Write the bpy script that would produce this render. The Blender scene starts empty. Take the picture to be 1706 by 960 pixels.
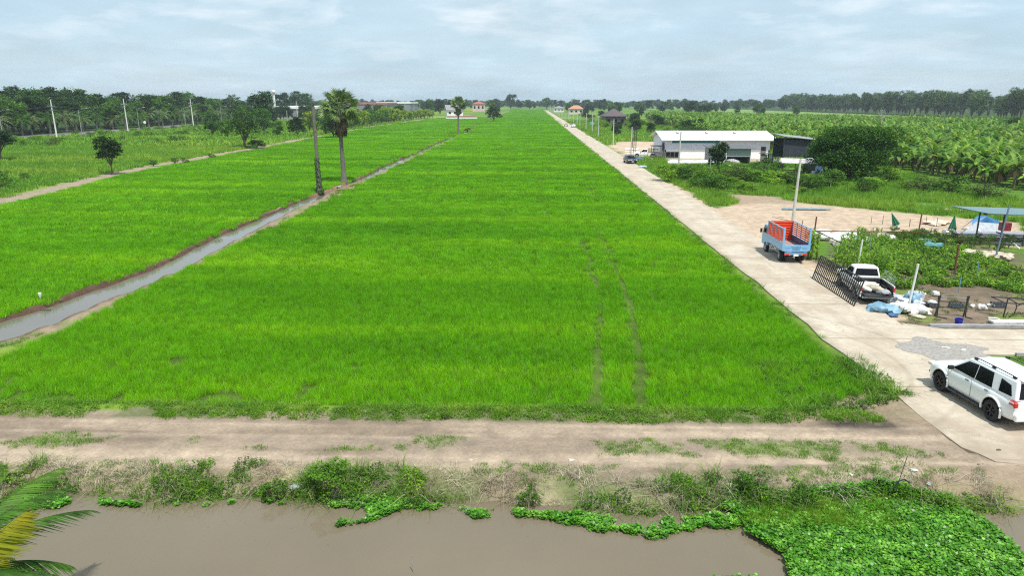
import bpy, bmesh, math, random
import numpy as np
from mathutils import Vector, Matrix, Euler
R = math.radians
random.seed(7)
RNG = np.random.default_rng(11)
C = bpy.context.scene.collection
SC = bpy.context.scene

# ------------------------------------------------------------------ camera survey
CAM_H, FPX, PITCH = 11.0, 1200.0, R(14.57)
YAW = math.atan(31 / FPX / math.cos(PITCH))
def at(px, py, z=0.0):
    """ground (or height z) position of a spot measured on the 1706x960 photograph"""
    u = (px - 853) / FPX; v = (py - 480) / FPX
    f = math.cos(PITCH) - v * math.sin(PITCH); d = math.sin(PITCH) + v * math.cos(PITCH)
    t = (CAM_H - z) / d; x = u * t; y = f * t
    return (x * math.cos(YAW) - y * math.sin(YAW), x * math.sin(YAW) + y * math.cos(YAW))

# ------------------------------------------------------------------ noise in numpy
def _hash(i, j, s):
    n = (i.astype(np.int64) * 374761393 + j.astype(np.int64) * 668265263 + s * 974634777) & 0x7fffffff
    n = ((n ^ (n >> 13)) * 1274126177) & 0x7fffffff
    return ((n ^ (n >> 16)) & 0xffff) / 65535.0
def vnoise(x, y, s=0):
    x = np.asarray(x, float); y = np.asarray(y, float)
    i = np.floor(x); j = np.floor(y); fx = x - i; fy = y - j
    fx = fx * fx * (3 - 2 * fx); fy = fy * fy * (3 - 2 * fy)
    i = i.astype(np.int64); j = j.astype(np.int64)
    a = _hash(i, j, s); b = _hash(i + 1, j, s); c = _hash(i, j + 1, s); d = _hash(i + 1, j + 1, s)
    return a + (b - a) * fx + (c - a) * fy + (a - b - c + d) * fx * fy
def fbm(x, y, s=0, o=4):
    t = 0; a = .5
    for k in range(o):
        t = t + a * vnoise(x * 2 ** k + 13.7 * k, y * 2 ** k + 7.3 * k, s + k); a *= .5
    return t / (1 - .5 ** o)
def sstep(a, b, x):
    t = np.clip((x - a) / (b - a), 0, 1); return t * t * (3 - 2 * t)

# ------------------------------------------------------------------ materials
MATS = {}
def _nt(name):
    m = bpy.data.materials.new(name); m.use_nodes = True
    nt = m.node_tree; b = nt.nodes['Principled BSDF']
    return m, nt, b
def noise_node(nt, scale, detail=4, rough=.55, vec=None):
    n = nt.nodes.new('ShaderNodeTexNoise'); n.inputs['Scale'].default_value = scale
    n.inputs['Detail'].default_value = detail; n.inputs['Roughness'].default_value = rough
    if vec is not None: nt.links.new(vec, n.inputs['Vector'])
    return n
def ramp(nt, fac, stops):
    r = nt.nodes.new('ShaderNodeValToRGB'); e = r.color_ramp.elements
    while len(e) < len(stops): e.new(.5)
    for i, (p, c) in enumerate(stops):
        e[i].position = p; e[i].color = (*c, 1) if len(c) == 3 else c
    nt.links.new(fac, r.inputs[0]); return r
def mixc(nt, fac, a, b, mode='MIX'):
    m = nt.nodes.new('ShaderNodeMix'); m.data_type = 'RGBA'; m.blend_type = mode
    for s, v in ((0, fac), (6, a), (7, b)):
        if isinstance(v, bpy.types.NodeSocket): nt.links.new(v, m.inputs[s])
        elif s == 0: m.inputs[0].default_value = v
        else: m.inputs[s].default_value = (*v, 1)
    return m.outputs[2]
def mapping(nt, vec, scale=(1, 1, 1)):
    m = nt.nodes.new('ShaderNodeMapping'); m.inputs['Scale'].default_value = scale
    nt.links.new(vec, m.inputs['Vector']); return m.outputs[0]
def mat(name, col, rough=.6, metal=0., var=.25, scale=3., bump=0., spec=.5, coat=0., wear=None, wcol=(.2, .15, .1)):
    """paint / metal / plastic with procedural mottling, optional wear and bump"""
    if name in MATS: return MATS[name]
    m, nt, b = _nt(name)
    tc = nt.nodes.new('ShaderNodeTexCoord')
    n = noise_node(nt, scale, 5, .6, tc.outputs['Object'])
    lo = tuple(c * (1 - var) for c in col); hi = tuple(min(1, c * (1 + var * .6)) for c in col)
    r = ramp(nt, n.outputs[0], [(.3, lo), (.7, hi)])
    out = r.outputs[0]
    if wear:
        n2 = noise_node(nt, scale * 2.3, 8, .7, tc.outputs['Object'])
        r2 = ramp(nt, n2.outputs[0], [(wear - .04, (0, 0, 0)), (wear + .04, (1, 1, 1))])
        out = mixc(nt, r2.outputs[0], out, wcol)
    nt.links.new(out, b.inputs['Base Color'])
    b.inputs['Roughness'].default_value = rough; b.inputs['Metallic'].default_value = metal
    b.inputs['Specular IOR Level'].default_value = spec; b.inputs['Coat Weight'].default_value = coat
    if bump:
        bn = nt.nodes.new('ShaderNodeBump'); bn.inputs['Strength'].default_value = bump; bn.inputs['Distance'].default_value = .02
        n3 = noise_node(nt, scale * 6, 6, .6, tc.outputs['Object'])
        nt.links.new(n3.outputs[0], bn.inputs['Height']); nt.links.new(bn.outputs[0], b.inputs['Normal'])
    MATS[name] = m; return m
def leaf_mat(name, cols, scale=.6, trans=.35, world=True, rough=.55, rnd=.3, aniso=(1, 1, 1)):
    """leaves: three tones chosen by noise in the place, thin and partly see-through to light"""
    if name in MATS: return MATS[name]
    m, nt, b = _nt(name)
    geo = nt.nodes.new('ShaderNodeNewGeometry')
    v = mapping(nt, geo.outputs['Position'], aniso)
    n = noise_node(nt, scale, 6, .65, v)
    r = ramp(nt, n.outputs[0], [(.32, cols[0]), (.5, cols[1]), (.68, cols[2])])
    oi = nt.nodes.new('ShaderNodeObjectInfo')
    isl = nt.nodes.new('ShaderNodeMath'); isl.operation = 'MULTIPLY_ADD'
    nt.links.new(geo.outputs['Random Per Island'], isl.inputs[0]); isl.inputs[1].default_value = rnd * 2; isl.inputs[2].default_value = 1 - rnd
    ob = nt.nodes.new('ShaderNodeMath'); ob.operation = 'MULTIPLY_ADD'
    nt.links.new(oi.outputs['Random'], ob.inputs[0]); ob.inputs[1].default_value = .4; ob.inputs[2].default_value = .8
    mu = nt.nodes.new('ShaderNodeMath'); mu.operation = 'MULTIPLY'
    nt.links.new(isl.outputs[0], mu.inputs[0]); nt.links.new(ob.outputs[0], mu.inputs[1])
    sc = nt.nodes.new('ShaderNodeVectorMath'); sc.operation = 'SCALE'
    nt.links.new(r.outputs[0], sc.inputs[0]); nt.links.new(mu.outputs[0], sc.inputs['Scale'])
    nt.links.new(sc.outputs[0], b.inputs['Base Color'])
    b.inputs['Roughness'].default_value = rough; b.inputs['Specular IOR Level'].default_value = .3
    tr = nt.nodes.new('ShaderNodeBsdfTranslucent'); nt.links.new(sc.outputs[0], tr.inputs[0])
    mx = nt.nodes.new('ShaderNodeMixShader'); mx.inputs[0].default_value = trans
    nt.links.new(b.outputs[0], mx.inputs[1]); nt.links.new(tr.outputs[0], mx.inputs[2])
    nt.links.new(mx.outputs[0], nt.nodes['Material Output'].inputs[0])
    MATS[name] = m; return m
def glass_mat(name='dark_glass', col=(.012, .014, .016)):
    if name in MATS: return MATS[name]
    m, nt, b = _nt(name)
    b.inputs['Base Color'].default_value = (*col, 1); b.inputs['Roughness'].default_value = .06
    b.inputs['Specular IOR Level'].default_value = .6
    MATS[name] = m; return m

# ------------------------------------------------------------------ object helpers
def tag(o, label=None, cat=None, group=None, kind=None):
    if label: o['label'] = label
    if cat: o['category'] = cat
    if group: o['group'] = group
    if kind: o['kind'] = kind
    elif cat: o['kind'] = 'thing'
    elif cat: o['kind'] = 'thing'
    elif cat: o['kind'] = 'thing'
    elif cat: o['kind'] = 'thing'
    elif cat: o['kind'] = 'thing'
    elif cat: o['kind'] = 'thing'
    elif cat: o['kind'] = 'thing'
    elif cat: o['kind'] = 'thing'
    elif cat: o['kind'] = 'thing'
    return o
def thing(name, label, cat, loc=(0, 0, 0), rz=0., group=None, rot=None):
    o = bpy.data.objects.new(name, None); C.objects.link(o); o.empty_display_size = .2
    o.location = loc; o.rotation_euler = rot or (0, 0, rz)
    return tag(o, label, cat, group)
def kids(o): return KIDS.get(o.name, [])
KIDS = {}
def adopt(o, p):
    o.parent = p; KIDS.setdefault(p.name, []).append(o)
def copy_tree(o, parent=None, loc=None, rz=None, sc=None, label=None, group=None):
    c = o.copy(); C.objects.link(c)
    if parent: adopt(c, parent)
    if loc is not None: c.location = loc
    if rz is not None: c.rotation_euler = (0, 0, rz)
    if sc is not None: c.scale = (sc, sc, sc) if not hasattr(sc, '__len__') else sc
    if label: c['label'] = label
    if group: c['group'] = group
    for k in kids(o): copy_tree(k, c)
    return c
def np_mesh(name, V, faces_list, material=None, smooth=False):
    """faces_list: list of (n,k) index arrays"""
    me = bpy.data.meshes.new(name)
    V = np.asarray(V, dtype=np.float32)
    me.vertices.add(len(V)); me.vertices.foreach_set('co', V.ravel())
    loops = np.concatenate([f.ravel() for f in faces_list]).astype(np.int32)
    tot = np.concatenate([np.full(len(f), f.shape[1]) for f in faces_list]).astype(np.int32)
    st = np.concatenate([[0], np.cumsum(tot)[:-1]]).astype(np.int32)
    me.loops.add(len(loops)); me.loops.foreach_set('vertex_index', loops)
    me.polygons.add(len(tot)); me.polygons.foreach_set('loop_start', st); me.polygons.foreach_set('loop_total', tot)
    if smooth: me.polygons.foreach_set('use_smooth', np.ones(len(tot), bool))
    me.update(calc_edges=True)
    if material: me.materials.append(material)
    return me
def obj(name, me, parent=None, loc=None):
    o = bpy.data.objects.new(name, me); C.objects.link(o)
    if parent: adopt(o, parent)
    if loc: o.location = loc
    return o

class MB:
    """collects boxes, tubes and prisms for ONE mesh object"""
    def __init__(s): s.V = []; s.F = []
    def add(s, vs, fs):
        n = len(s.V); s.V += [tuple(v) for v in vs]; s.F += [tuple(i + n for i in f) for f in fs]; return s
    def box(s, c, d, rz=0., M=None):
        x, y, z = d[0] / 2, d[1] / 2, d[2] / 2
        vs = [Vector(p) for p in ((-x, -y, -z), (x, -y, -z), (x, y, -z), (-x, y, -z), (-x, -y, z), (x, -y, z), (x, y, z), (-x, y, z))]
        rm = M or Matrix.Rotation(rz, 3, 'Z')
        vs = [rm @ v + Vector(c) for v in vs]
        return s.add(vs, [(0, 3, 2, 1), (4, 5, 6, 7), (0, 1, 5, 4), (1, 2, 6, 5), (2, 3, 7, 6), (3, 0, 4, 7)])
    def tube(s, pts, rad, n=8, cap=True):
        pts = [Vector(p) for p in pts]
        if not hasattr(rad, '__len__'): rad = [rad] * len(pts)
        rings = []; up = Vector((0, 0, 1))
        for i, p in enumerate(pts):
            d = (pts[min(i + 1, len(pts) - 1)] - pts[max(i - 1, 0)]).normalized()
            a = d.cross(Vector((0, 1, 0)) if abs(d.z) > .9 else up).normalized(); b = d.cross(a)
            rings.append([p + (a * math.cos(2 * math.pi * k / n) + b * math.sin(2 * math.pi * k / n)) * rad[i] for k in range(n)])
        vs = [v for r in rings for v in r]; fs = []
        for i in range(len(pts) - 1):
            for k in range(n):
                fs.append((i * n + k, i * n + (k + 1) % n, (i + 1) * n + (k + 1) % n, (i + 1) * n + k))
        if cap: fs += [tuple(range(n - 1, -1, -1)), tuple((len(pts) - 1) * n + k for k in range(n))]
        return s.add(vs, fs)
    def bar(s, a, b, w, h=None):
        """rectangular bar between two points"""
        a = Vector(a); b = Vector(b); d = b - a; L = d.length
        q = d.to_track_quat('X', 'Z').to_matrix()
        return s.box((a + b) / 2, (L, w, h or w), M=q)
    def prism(s, poly, off):
        """polygon of 3D points extruded by vector off"""
        n = len(poly); off = Vector(off); vs = [Vector(p) for p in poly] + [Vector(p) + off for p in poly]
        fs = [tuple(range(n - 1, -1, -1)), tuple(range(n, 2 * n))] + [(i, (i + 1) % n, n + (i + 1) % n, n + i) for i in range(n)]
        return s.add(vs, fs)
    def lathe(s, prof, n=20, M=None, cap=True):
        vs = []; fs = []
        for r, z in prof:
            for k in range(n):
                a = 2 * math.pi * k / n; vs.append(Vector((r * math.cos(a), r * math.sin(a), z)))
        for i in range(len(prof) - 1):
            for k in range(n):
                fs.append((i * n + k, i * n + (k + 1) % n, (i + 1) * n + (k + 1) % n, (i + 1) * n + k))
        if cap: fs += [tuple(range(n - 1, -1, -1)), tuple((len(prof) - 1) * n + k for k in range(n))]
        if M: vs = [M @ v for v in vs]
        return s.add(vs, fs)
    def mesh(s, name, m):
        me = bpy.data.meshes.new(name); me.from_pydata([tuple(v) for v in s.V], [], s.F); me.materials.append(m)
        me.update(); return me
    def build(s, name, m, parent=None, loc=None, smooth=None, bevel=0, seg=2):
        o = obj(name, s.mesh(name, m), parent, loc)
        if bevel:
            b = o.modifiers.new('edge', 'BEVEL'); b.width = bevel; b.segments = seg; b.limit_method = 'ANGLE'
        if smooth is not None:
            o.data.polygons.foreach_set('use_smooth', [True] * len(o.data.polygons)); o.data.set_sharp_from_angle(angle=R(smooth))
        return o
def bake(me, mods, name):
    """apply modifiers (list of setup functions) to a mesh and return the result"""
    o = bpy.data.objects.new(name, me); C.objects.link(o); tmp = []
    for f in mods: f(o, tmp)
    dg = bpy.context.evaluated_depsgraph_get(); dg.update()
    r = bpy.data.meshes.new_from_object(o.evaluated_get(dg), depsgraph=dg)
    mats = list(me.materials)
    bpy.data.objects.remove(o)
    for t in tmp: bpy.data.objects.remove(t)
    r.name = name
    return r

# ------------------------------------------------------------------ scatter (for stuff only)
def scatter(name, P, rz, sc, pick, protos, label, tilt=None, kind='stuff'):
    P = np.asarray(P, np.float32); n = len(P)
    me = bpy.data.meshes.new(name); me.vertices.add(n); me.vertices.foreach_set('co', P.ravel())
    rot = np.zeros((n, 3), np.float32); rot[:, 2] = rz
    if tilt is not None: rot[:, 0] = tilt[:, 0]; rot[:, 1] = tilt[:, 1]
    s3 = np.asarray(sc, np.float32)
    if s3.ndim == 1: s3 = np.repeat(s3[:, None], 3, 1)
    for nm, ty, d in (('rot', 'FLOAT_VECTOR', rot), ('scl', 'FLOAT_VECTOR', s3)):
        a = me.attributes.new(nm, ty, 'POINT'); a.data.foreach_set('vector', d.ravel())
    a = me.attributes.new('pick', 'INT', 'POINT'); a.data.foreach_set('value', np.asarray(pick, np.int32))
    me.update()
    col = bpy.data.collections.new(name + '_kinds')
    for i, pm in enumerate(protos):
        po = bpy.data.objects.new('%s_%02d' % (name, i), pm); col.objects.link(po)
    ng = bpy.data.node_groups.new(name + '_nodes', 'GeometryNodeTree')
    ng.interface.new_socket('Geometry', in_out='INPUT', socket_type='NodeSocketGeometry')
    ng.interface.new_socket('Geometry', in_out='OUTPUT', socket_type='NodeSocketGeometry')
    N = ng.nodes; L = ng.links
    gi = N.new('NodeGroupInput'); go = N.new('NodeGroupOutput'); ip = N.new('GeometryNodeInstanceOnPoints')
    ci = N.new('GeometryNodeCollectionInfo'); ci.inputs['Collection'].default_value = col
    ci.inputs['Separate Children'].default_value = True; ci.inputs['Reset Children'].default_value = True
    ip.inputs['Pick Instance'].default_value = True
    def na(nm, ty):
        q = N.new('GeometryNodeInputNamedAttribute'); q.data_type = ty; q.inputs['Name'].default_value = nm
        return [o for o in q.outputs if o.name == 'Attribute' and o.enabled][0]
    L.new(gi.outputs[0], ip.inputs['Points']); L.new(ci.outputs[0], ip.inputs['Instance'])
    L.new(na('pick', 'INT'), ip.inputs['Instance Index']); L.new(na('scl', 'FLOAT_VECTOR'), ip.inputs['Scale'])
    er = N.new('FunctionNodeEulerToRotation'); L.new(na('rot', 'FLOAT_VECTOR'), er.inputs[0]); L.new(er.outputs[0], ip.inputs['Rotation'])
    L.new(ip.outputs[0], go.inputs[0])
    o = obj(name, me); md = o.modifiers.new('spread', 'NODES'); md.node_group = ng
    tag(o, label, kind=kind, cat=name.replace('_', ' '))
    return o

# ------------------------------------------------------------------ plant geometry
def blades(n, spread, h, w, lean=.35, seg=2, seed=0, hvar=.3, round_=False, droop=.25):
    """n grass blades as bent strips, numpy"""
    g = np.random.default_rng(seed)
    if round_:
        a = g.uniform(0, 2 * np.pi, n); r = spread / 2 * np.sqrt(g.uniform(0, 1, n)); bx, by = r * np.cos(a), r * np.sin(a)
    else: bx, by = g.uniform(-spread / 2, spread / 2, (2, n))
    hh = h * (1 + hvar * g.uniform(-1, 1, n)); th = g.uniform(0, 2 * np.pi, n); ln = np.abs(g.normal(0, lean, n))
    ph = g.uniform(0, 2 * np.pi, n)
    V = np.zeros((n, 2 * seg + 1, 3))
    for k in range(seg + 1):
        t = k / seg; out = hh * ln * t + hh * droop * ln * 3 * t * t; z = hh * (t - droop * ln * 1.5 * t * t)
        cx = bx + np.cos(th) * out; cy = by + np.sin(th) * out
        if k < seg:
            ww = w * (1 - t * .35) / 2
            V[:, 2 * k] = np.stack([cx - np.cos(ph) * ww, cy - np.sin(ph) * ww, z], 1)
            V[:, 2 * k + 1] = np.stack([cx + np.cos(ph) * ww, cy + np.sin(ph) * ww, z], 1)
        else: V[:, 2 * k] = np.stack([cx, cy, z], 1)
    base = np.arange(n)[:, None] * (2 * seg + 1)
    q = [base + np.array([[2 * k, 2 * k + 1, 2 * k + 3, 2 * k + 2]]) for k in range(seg - 1)]
    tri = base + np.array([[2 * seg - 2, 2 * seg - 1, 2 * seg]])
    return V.reshape(-1, 3), ([np.concatenate(q)] if q else []) + [tri]
def leaves(cen, size, seed=0, aspect=.55, up=.5, svar=.4, fold=.15):
    """one folded leaf (two quads... a 6-point leaf) at each centre"""
    g = np.random.default_rng(seed); n = len(cen)
    d = g.normal(size=(n, 3)); d[:, 2] = d[:, 2] * .5 - .1; d /= np.linalg.norm(d, axis=1, keepdims=True)
    nr = g.normal(size=(n, 3)) * (1 - up); nr[:, 2] += up * 1.6
    s = np.cross(d, nr); s /= np.linalg.norm(s, axis=1, keepdims=True) + 1e-9
    u = np.cross(s, d)
    L = size * (1 + svar * g.uniform(-1, 1, n))[:, None]; W = L * aspect / 2
    p = [cen - d * L / 2, cen - s * W + u * L * fold - d * L * .05, cen + d * L / 2, cen + s * W + u * L * fold - d * L * .05]
    V = np.stack(p, 1).reshape(-1, 3); b = np.arange(n)[:, None] * 4
    return V, [b + np.array([[0, 1, 2, 3]])]
def merge(parts):
    V = []; D = {}; o = 0
    for v, fl in parts:
        V.append(v)
        for f in fl: D.setdefault(f.shape[1], []).append(f + o)
        o += len(v)
    return np.concatenate(V), [np.concatenate(x) for x in D.values()]
def xform(v, loc=(0, 0, 0), rz=0, sc=1):
    c, s = math.cos(rz), math.sin(rz); v = v * sc
    return np.stack([v[:, 0] * c - v[:, 1] * s + loc[0], v[:, 0] * s + v[:, 1] * c + loc[1], v[:, 2] + loc[2]], 1)
def crown_points(lobes, per, seed, hollow=.55):
    """points through ellipsoid lobes, denser towards the skin, with gaps between clumps"""
    g = np.random.default_rng(seed); out = []
    for (cx, cy, cz, rx, ry, rz) in lobes:
        k = max(6, int(per * rx * ry * .28)); 
        d = g.normal(size=(k, 3)); d /= np.linalg.norm(d, axis=1, keepdims=True); d[:, 2] = np.where(d[:, 2] < -.55, -d[:, 2], d[:, 2])
        r = g.uniform(hollow, 1.03, k) ** .7
        cc = np.stack([cx + d[:, 0] * r * rx, cy + d[:, 1] * r * ry, cz + d[:, 2] * r * rz], 1)
        m = 16; sp = .30 * min(rx, ry, rz) * g.uniform(.5, 1.2, (k, 1, 1))
        pp = cc[:, None, :] + g.normal(size=(k, m, 3)) * sp * np.array([1, 1, .55])
        out.append(pp.reshape(-1, 3))
    return np.concatenate(out)
def rand_lobes(n, R_, zc, H, seed, flat=.75):
    g = np.random.default_rng(seed); L = [(0, 0, zc, R_ * .62, R_ * .62, H * .42)]
    for i in range(n):
        a = 2 * math.pi * (i + g.uniform(-.3, .3)) / n * 1.0 + (i % 2) * .4; rr = R_ * g.uniform(.35, .72); z = zc + H * g.uniform(-.32, .34)
        s = R_ * g.uniform(.28, .46); L.append((rr * math.cos(a), rr * math.sin(a), z, s, s, s * flat))
    return L
def tree_meshes(name, H, R_, tz, lsize, per, nl, seed, leafm, barkm, tr=.18, flat=.75, lean=.0, up=.5, aspect=.55):
    """trunk with limbs + crown; H total height, tz clear trunk height"""
    ch = H - tz; zc = tz + ch * .5
    lobes = rand_lobes(nl, R_, zc, ch, seed, flat)
    P = crown_points(lobes, per, seed); P = P[(P[:, 2] < H * 1.02)]
    V, F = leaves(P, lsize, seed, aspect=aspect, up=up)
    crown = np_mesh(name + '_crown', V, F, leafm)
    b = MB(); top = (lean * H, 0, tz + ch * .45)
    b.tube([(0, 0, -.1), (lean * tz * .3, .02, tz * .4), (lean * tz, -.03, tz), top], [tr * 1.35, tr, tr * .85, tr * .3], 8)
    for l in lobes[1:]:
        m = Vector((lean * tz, 0, tz * .85)); e = Vector((l[0], l[1], l[2]))
        b.tube([m, m.lerp(e, .5) + Vector((0, 0, .06 * H)), e], [tr * .5, tr * .3, tr * .1], 5)
    return b.mesh(name + '_trunk', barkm), crown
def make_tree(name, label, cat, tm, loc, rz=0., sc=1., group=None):
    t = thing(name, label, cat, loc, rz, group)
    t.scale = (sc, sc, sc) if not hasattr(sc, '__len__') else sc
    obj('trunk', tm[0], t); obj('crown', tm[1], t)
    return t
# ------------------------------------------------------------------ camera, light, sky
SUN_EL, SUN_AZ_TO = 64.0, (-.42, .91)      # direction the shadows run on the ground
cd = bpy.data.cameras.new('camera'); cam = bpy.data.objects.new('camera', cd); C.objects.link(cam)
cam.location = (0, 0, CAM_H); cam.rotation_euler = (R(90) - PITCH, 0, YAW)
cd.sensor_width = 36; cd.lens = 36 * FPX / 1706; cd.clip_end = 9000; cd.clip_start = .1
SC.camera = cam
to = Vector((SUN_AZ_TO[0], SUN_AZ_TO[1], 0)).normalized()
sun_dir = (to * math.cos(R(SUN_EL)) + Vector((0, 0, -math.sin(R(SUN_EL)))))
sl = bpy.data.lights.new('sun', 'SUN'); sl.energy = 5.0; sl.angle = R(.6); sl.color = (1, .965, .9)
so = bpy.data.objects.new('sun', sl); C.objects.link(so); so.rotation_euler = sun_dir.to_track_quat('-Z', 'Y').to_euler()
w = bpy.data.worlds.new('World'); SC.world = w; w.use_nodes = True; nt = w.node_tree
bg = nt.nodes['Background']; sky = nt.nodes.new('ShaderNodeTexSky'); sky.sky_type = 'NISHITA'; sky.sun_disc = False
sky.sun_elevation = R(SUN_EL); sky.sun_rotation = math.atan2(-to.x, -to.y); sky.dust_density = 1.6; sky.air_density = 1.0; sky.ozone_density = 1.2
tc = nt.nodes.new('ShaderNodeTexCoord'); sx = nt.nodes.new('ShaderNodeSeparateXYZ'); nt.links.new(tc.outputs['Generated'], sx.inputs[0])
def mth(nt, op, a, b=None, c=None):
    n = nt.nodes.new('ShaderNodeMath'); n.operation = op
    for i, v in enumerate((a, b, c)):
        if v is None: continue
        if isinstance(v, bpy.types.NodeSocket): nt.links.new(v, n.inputs[i])
        else: n.inputs[i].default_value = v
    return n.outputs[0]
zz = mth(nt, 'MAXIMUM', sx.outputs[2], 0.0); den = mth(nt, 'ADD', zz, .17)
cx = nt.nodes.new('ShaderNodeCombineXYZ'); nt.links.new(mth(nt, 'DIVIDE', sx.outputs[0], den), cx.inputs[0]); nt.links.new(mth(nt, 'DIVIDE', sx.outputs[1], den), cx.inputs[1])
n1 = noise_node(nt, 1.5, 9, .6, cx.outputs[0]); n1.inputs['Distortion'].default_value = .25
r1 = ramp(nt, n1.outputs[0], [(.35, (.66, .66, .66)), (.58, (.8, .8, .8)), (.75, (.97, .97, .97))])
n2 = noise_node(nt, .5, 6, .55, cx.outputs[0])
r2 = ramp(nt, n2.outputs[0], [(.3, (7.2, 9.9, 11.9)), (.55, (8.4, 10.8, 12.3)), (.75, (10.0, 11.6, 12.8))])
cl = mixc(nt, r1.outputs[0], sky.outputs[0], r2.outputs[0])
n3 = noise_node(nt, 1.9, 12, .56, cx.outputs[0]); n3.inputs['Distortion'].default_value = .2
r3 = ramp(nt, n3.outputs[0], [(.5, (0, 0, 0)), (.8, (.8, .8, .8))])
hi = ramp(nt, zz, [(.02, (0, 0, 0)), (.10, (1, 1, 1))])
pf = mth(nt, 'MULTIPLY', r3.outputs[0], hi.outputs[0])
cl = mixc(nt, pf, cl, (12.6, 13.2, 13.7))
nt.links.new(cl, bg.inputs[0]); bg.inputs[1].default_value = .084
SC.view_settings.view_transform = 'Standard'; SC.view_settings.look = 'None'; SC.view_settings.exposure = 0.02; SC.view_settings.gamma = 1
SC.cycles.max_bounces = 6; SC.cycles.diffuse_bounces = 3; SC.cycles.glossy_bounces = 3; SC.cycles.transmission_bounces = 4; SC.cycles.volume_bounces = 0
SC.cycles.use_denoising = False; SC.cycles.filter_width = 1.15; SC.cycles.caustics_reflective = False; SC.cycles.caustics_refractive = False
SC.cycles.use_adaptive_sampling = True; SC.cycles.adaptive_threshold = .015

# ------------------------------------------------------------------ terrain
def ditch_cx(y):
    return np.interp(y, [18, 24, 28, 33, 38, 42, 47, 60, 75, 95, 108, 130, 200, 400, 900], [-33, -30.2, -28.3, -26.6, -26.0, -25.5, -25.0, -25.7, -25.9, -25.6, -24.8, -25.3, -25.1, -24.8, -24.5])
def ditch_hw(y):
    return (.72 + .56 * fbm(y * .16, 0 * y, 222, 3)) * np.interp(y, [20, 35, 45, 60, 84, 90, 98, 104, 130, 300, 900], [1.6, 1.5, .95, 1.0, .7, .28, .28, .6, .7, .6, .4])
def shore(x):      # where the near canal's bank meets the water
    return 18.55 + .55 * (fbm(x * .35, 0 * x, 3) - .5) * 2 + .3 * (vnoise(x * 1.3, 0 * x, 5) - .5)
def left_edge(y):  # left edge of the left rice field
    return np.interp(y, [40, 76, 90, 110, 136, 167, 230, 310, 437, 640, 900], [-56, -57.8, -59.5, -63.0, -64.5, -64.6, -67, -69.5, -66, -46, -28])
WATER_Z, DITCH_Z = -.62, -.30
def height(x, y):
    h = np.zeros_like(x) + .05 * (fbm(x * .4, y * .4, 21) - .5)
    # paddies
    dr = np.minimum(np.minimum(x + 23.7 + .25 * (vnoise(y * .3, 0 * y, 9) - .5), 13.55 - x), y - 24.6)
    h = np.where(dr > 0, h - .18 * sstep(0, .35, dr), h)
    dl = np.minimum(np.minimum(x - left_edge(y), ditch_cx(y) - ditch_hw(y) * 1.1 - .3 - x), np.minimum(y - 30, 520 - y))
    h = np.where(dl > 0, h - .18 * sstep(0, .35, dl), h)
    # bund between paddy and track
    h = h + .14 * np.exp(-((y - 24.2) / .4) ** 2) * (x > -30) * (x < 12) * (.6 + .8 * vnoise(x * .9, y * .9, 8))
    # ditch
    dd = np.abs(x - ditch_cx(y)) / np.maximum(ditch_hw(y), .2)
    h = np.where((y > 19) & (y < 640) & (dd < 2.6), h + (.30 * (fbm(x * 1.1, y * .8, 231) - .5) - .02) * (dd < 2.3) - .56 * (1 - sstep(.6, 1.5, dd)), h)
    # canal
    s = shore(x); b = sstep(s + 1.75, s - .9, y + .35 * (fbm(x * .8, y * .8, 31) - .5))
    near = sstep(12.6, 14.4, y)
    h = h - 1.5 * b * near * (y < 25)
    h = h + .10 * (fbm(x * 1.1, y * 1.1, 41) - .5) * (y > 17.5) * (y < 21.5)
    # worn wheel ruts of the track
    for yc in (20.75, 22.55): h = h - .045 * np.exp(-((y - yc - .12 * np.sin(x * .25)) / .28) ** 2) * (x < 14)
    # rubble rise and little mound beside the sandy lot
    h = h + .5 * np.exp(-(((x - 25.5) / 3.2) ** 2 + ((y - 176) / 4) ** 2))
    h = h + .055 * sstep(12.2, 13.6, x) * sstep(27, 24.5, y) * (y > 19.4)
    # soil under concrete is cut away so the slab shows its edge
    h = np.where((x > 14.2) & (x < 18.3) & (y > 21.5), -.04, h)
    h = np.where((x > 18.2) & (x < 60) & (y > 31.5) & (y < 34.7), -.04, h)
    return h
def H1(x, y): return float(height(np.array([float(x)]), np.array([float(y)]))[0])

def inpoly(x, y, P):
    ins = np.zeros(x.shape, bool); n = len(P)
    for i in range(n):
        x1, y1 = P[i]; x2, y2 = P[(i + 1) % n]
        c = ((y1 > y) != (y2 > y)) & (x < (x2 - x1) * (y - y1) / (y2 - y1 + 1e-12) + x1)
        ins ^= c
    return ins
def polydist(x, y, P):
    d = np.full(x.shape, 1e9); n = len(P)
    for i in range(n):
        x1, y1 = P[i]; x2, y2 = P[(i + 1) % n]; dx, dy = x2 - x1, y2 - y1
        t = np.clip(((x - x1) * dx + (y - y1) * dy) / (dx * dx + dy * dy + 1e-12), 0, 1)
        d = np.minimum(d, np.hypot(x - x1 - t * dx, y - y1 - t * dy))
    return np.where(inpoly(x, y, P), d, -d)
def pxpoly(pts, z=0): return [at(a, b, z) for a, b in pts]
POLY_SAND = pxpoly([(1180, 352), (1260, 330), (1480, 352), (1706, 372), (1706, 415), (1560, 392), (1400, 405), (1350, 400), (1345, 428), (1290, 440)])
POLY_LOT = [(18.9, 146), (22, 142), (26.5, 141), (27, 165), (60, 172), (60, 208), (24, 206), (19.5, 185)]
POLY_BARE = pxpoly([(1205, 322), (1290, 328), (1330, 338), (1230, 340)])
POLY_GARDEN = pxpoly([(1375, 470), (1385, 400), (1530, 385), (1706, 425), (1706, 495), (1560, 487), (1500, 490), (1450, 470)])
POLY_YARD = pxpoly([(1340, 435), (1400, 425), (1420, 470), (1500, 485), (1706, 490), (1706, 541), (1500, 543), (1400, 500)])
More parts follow.
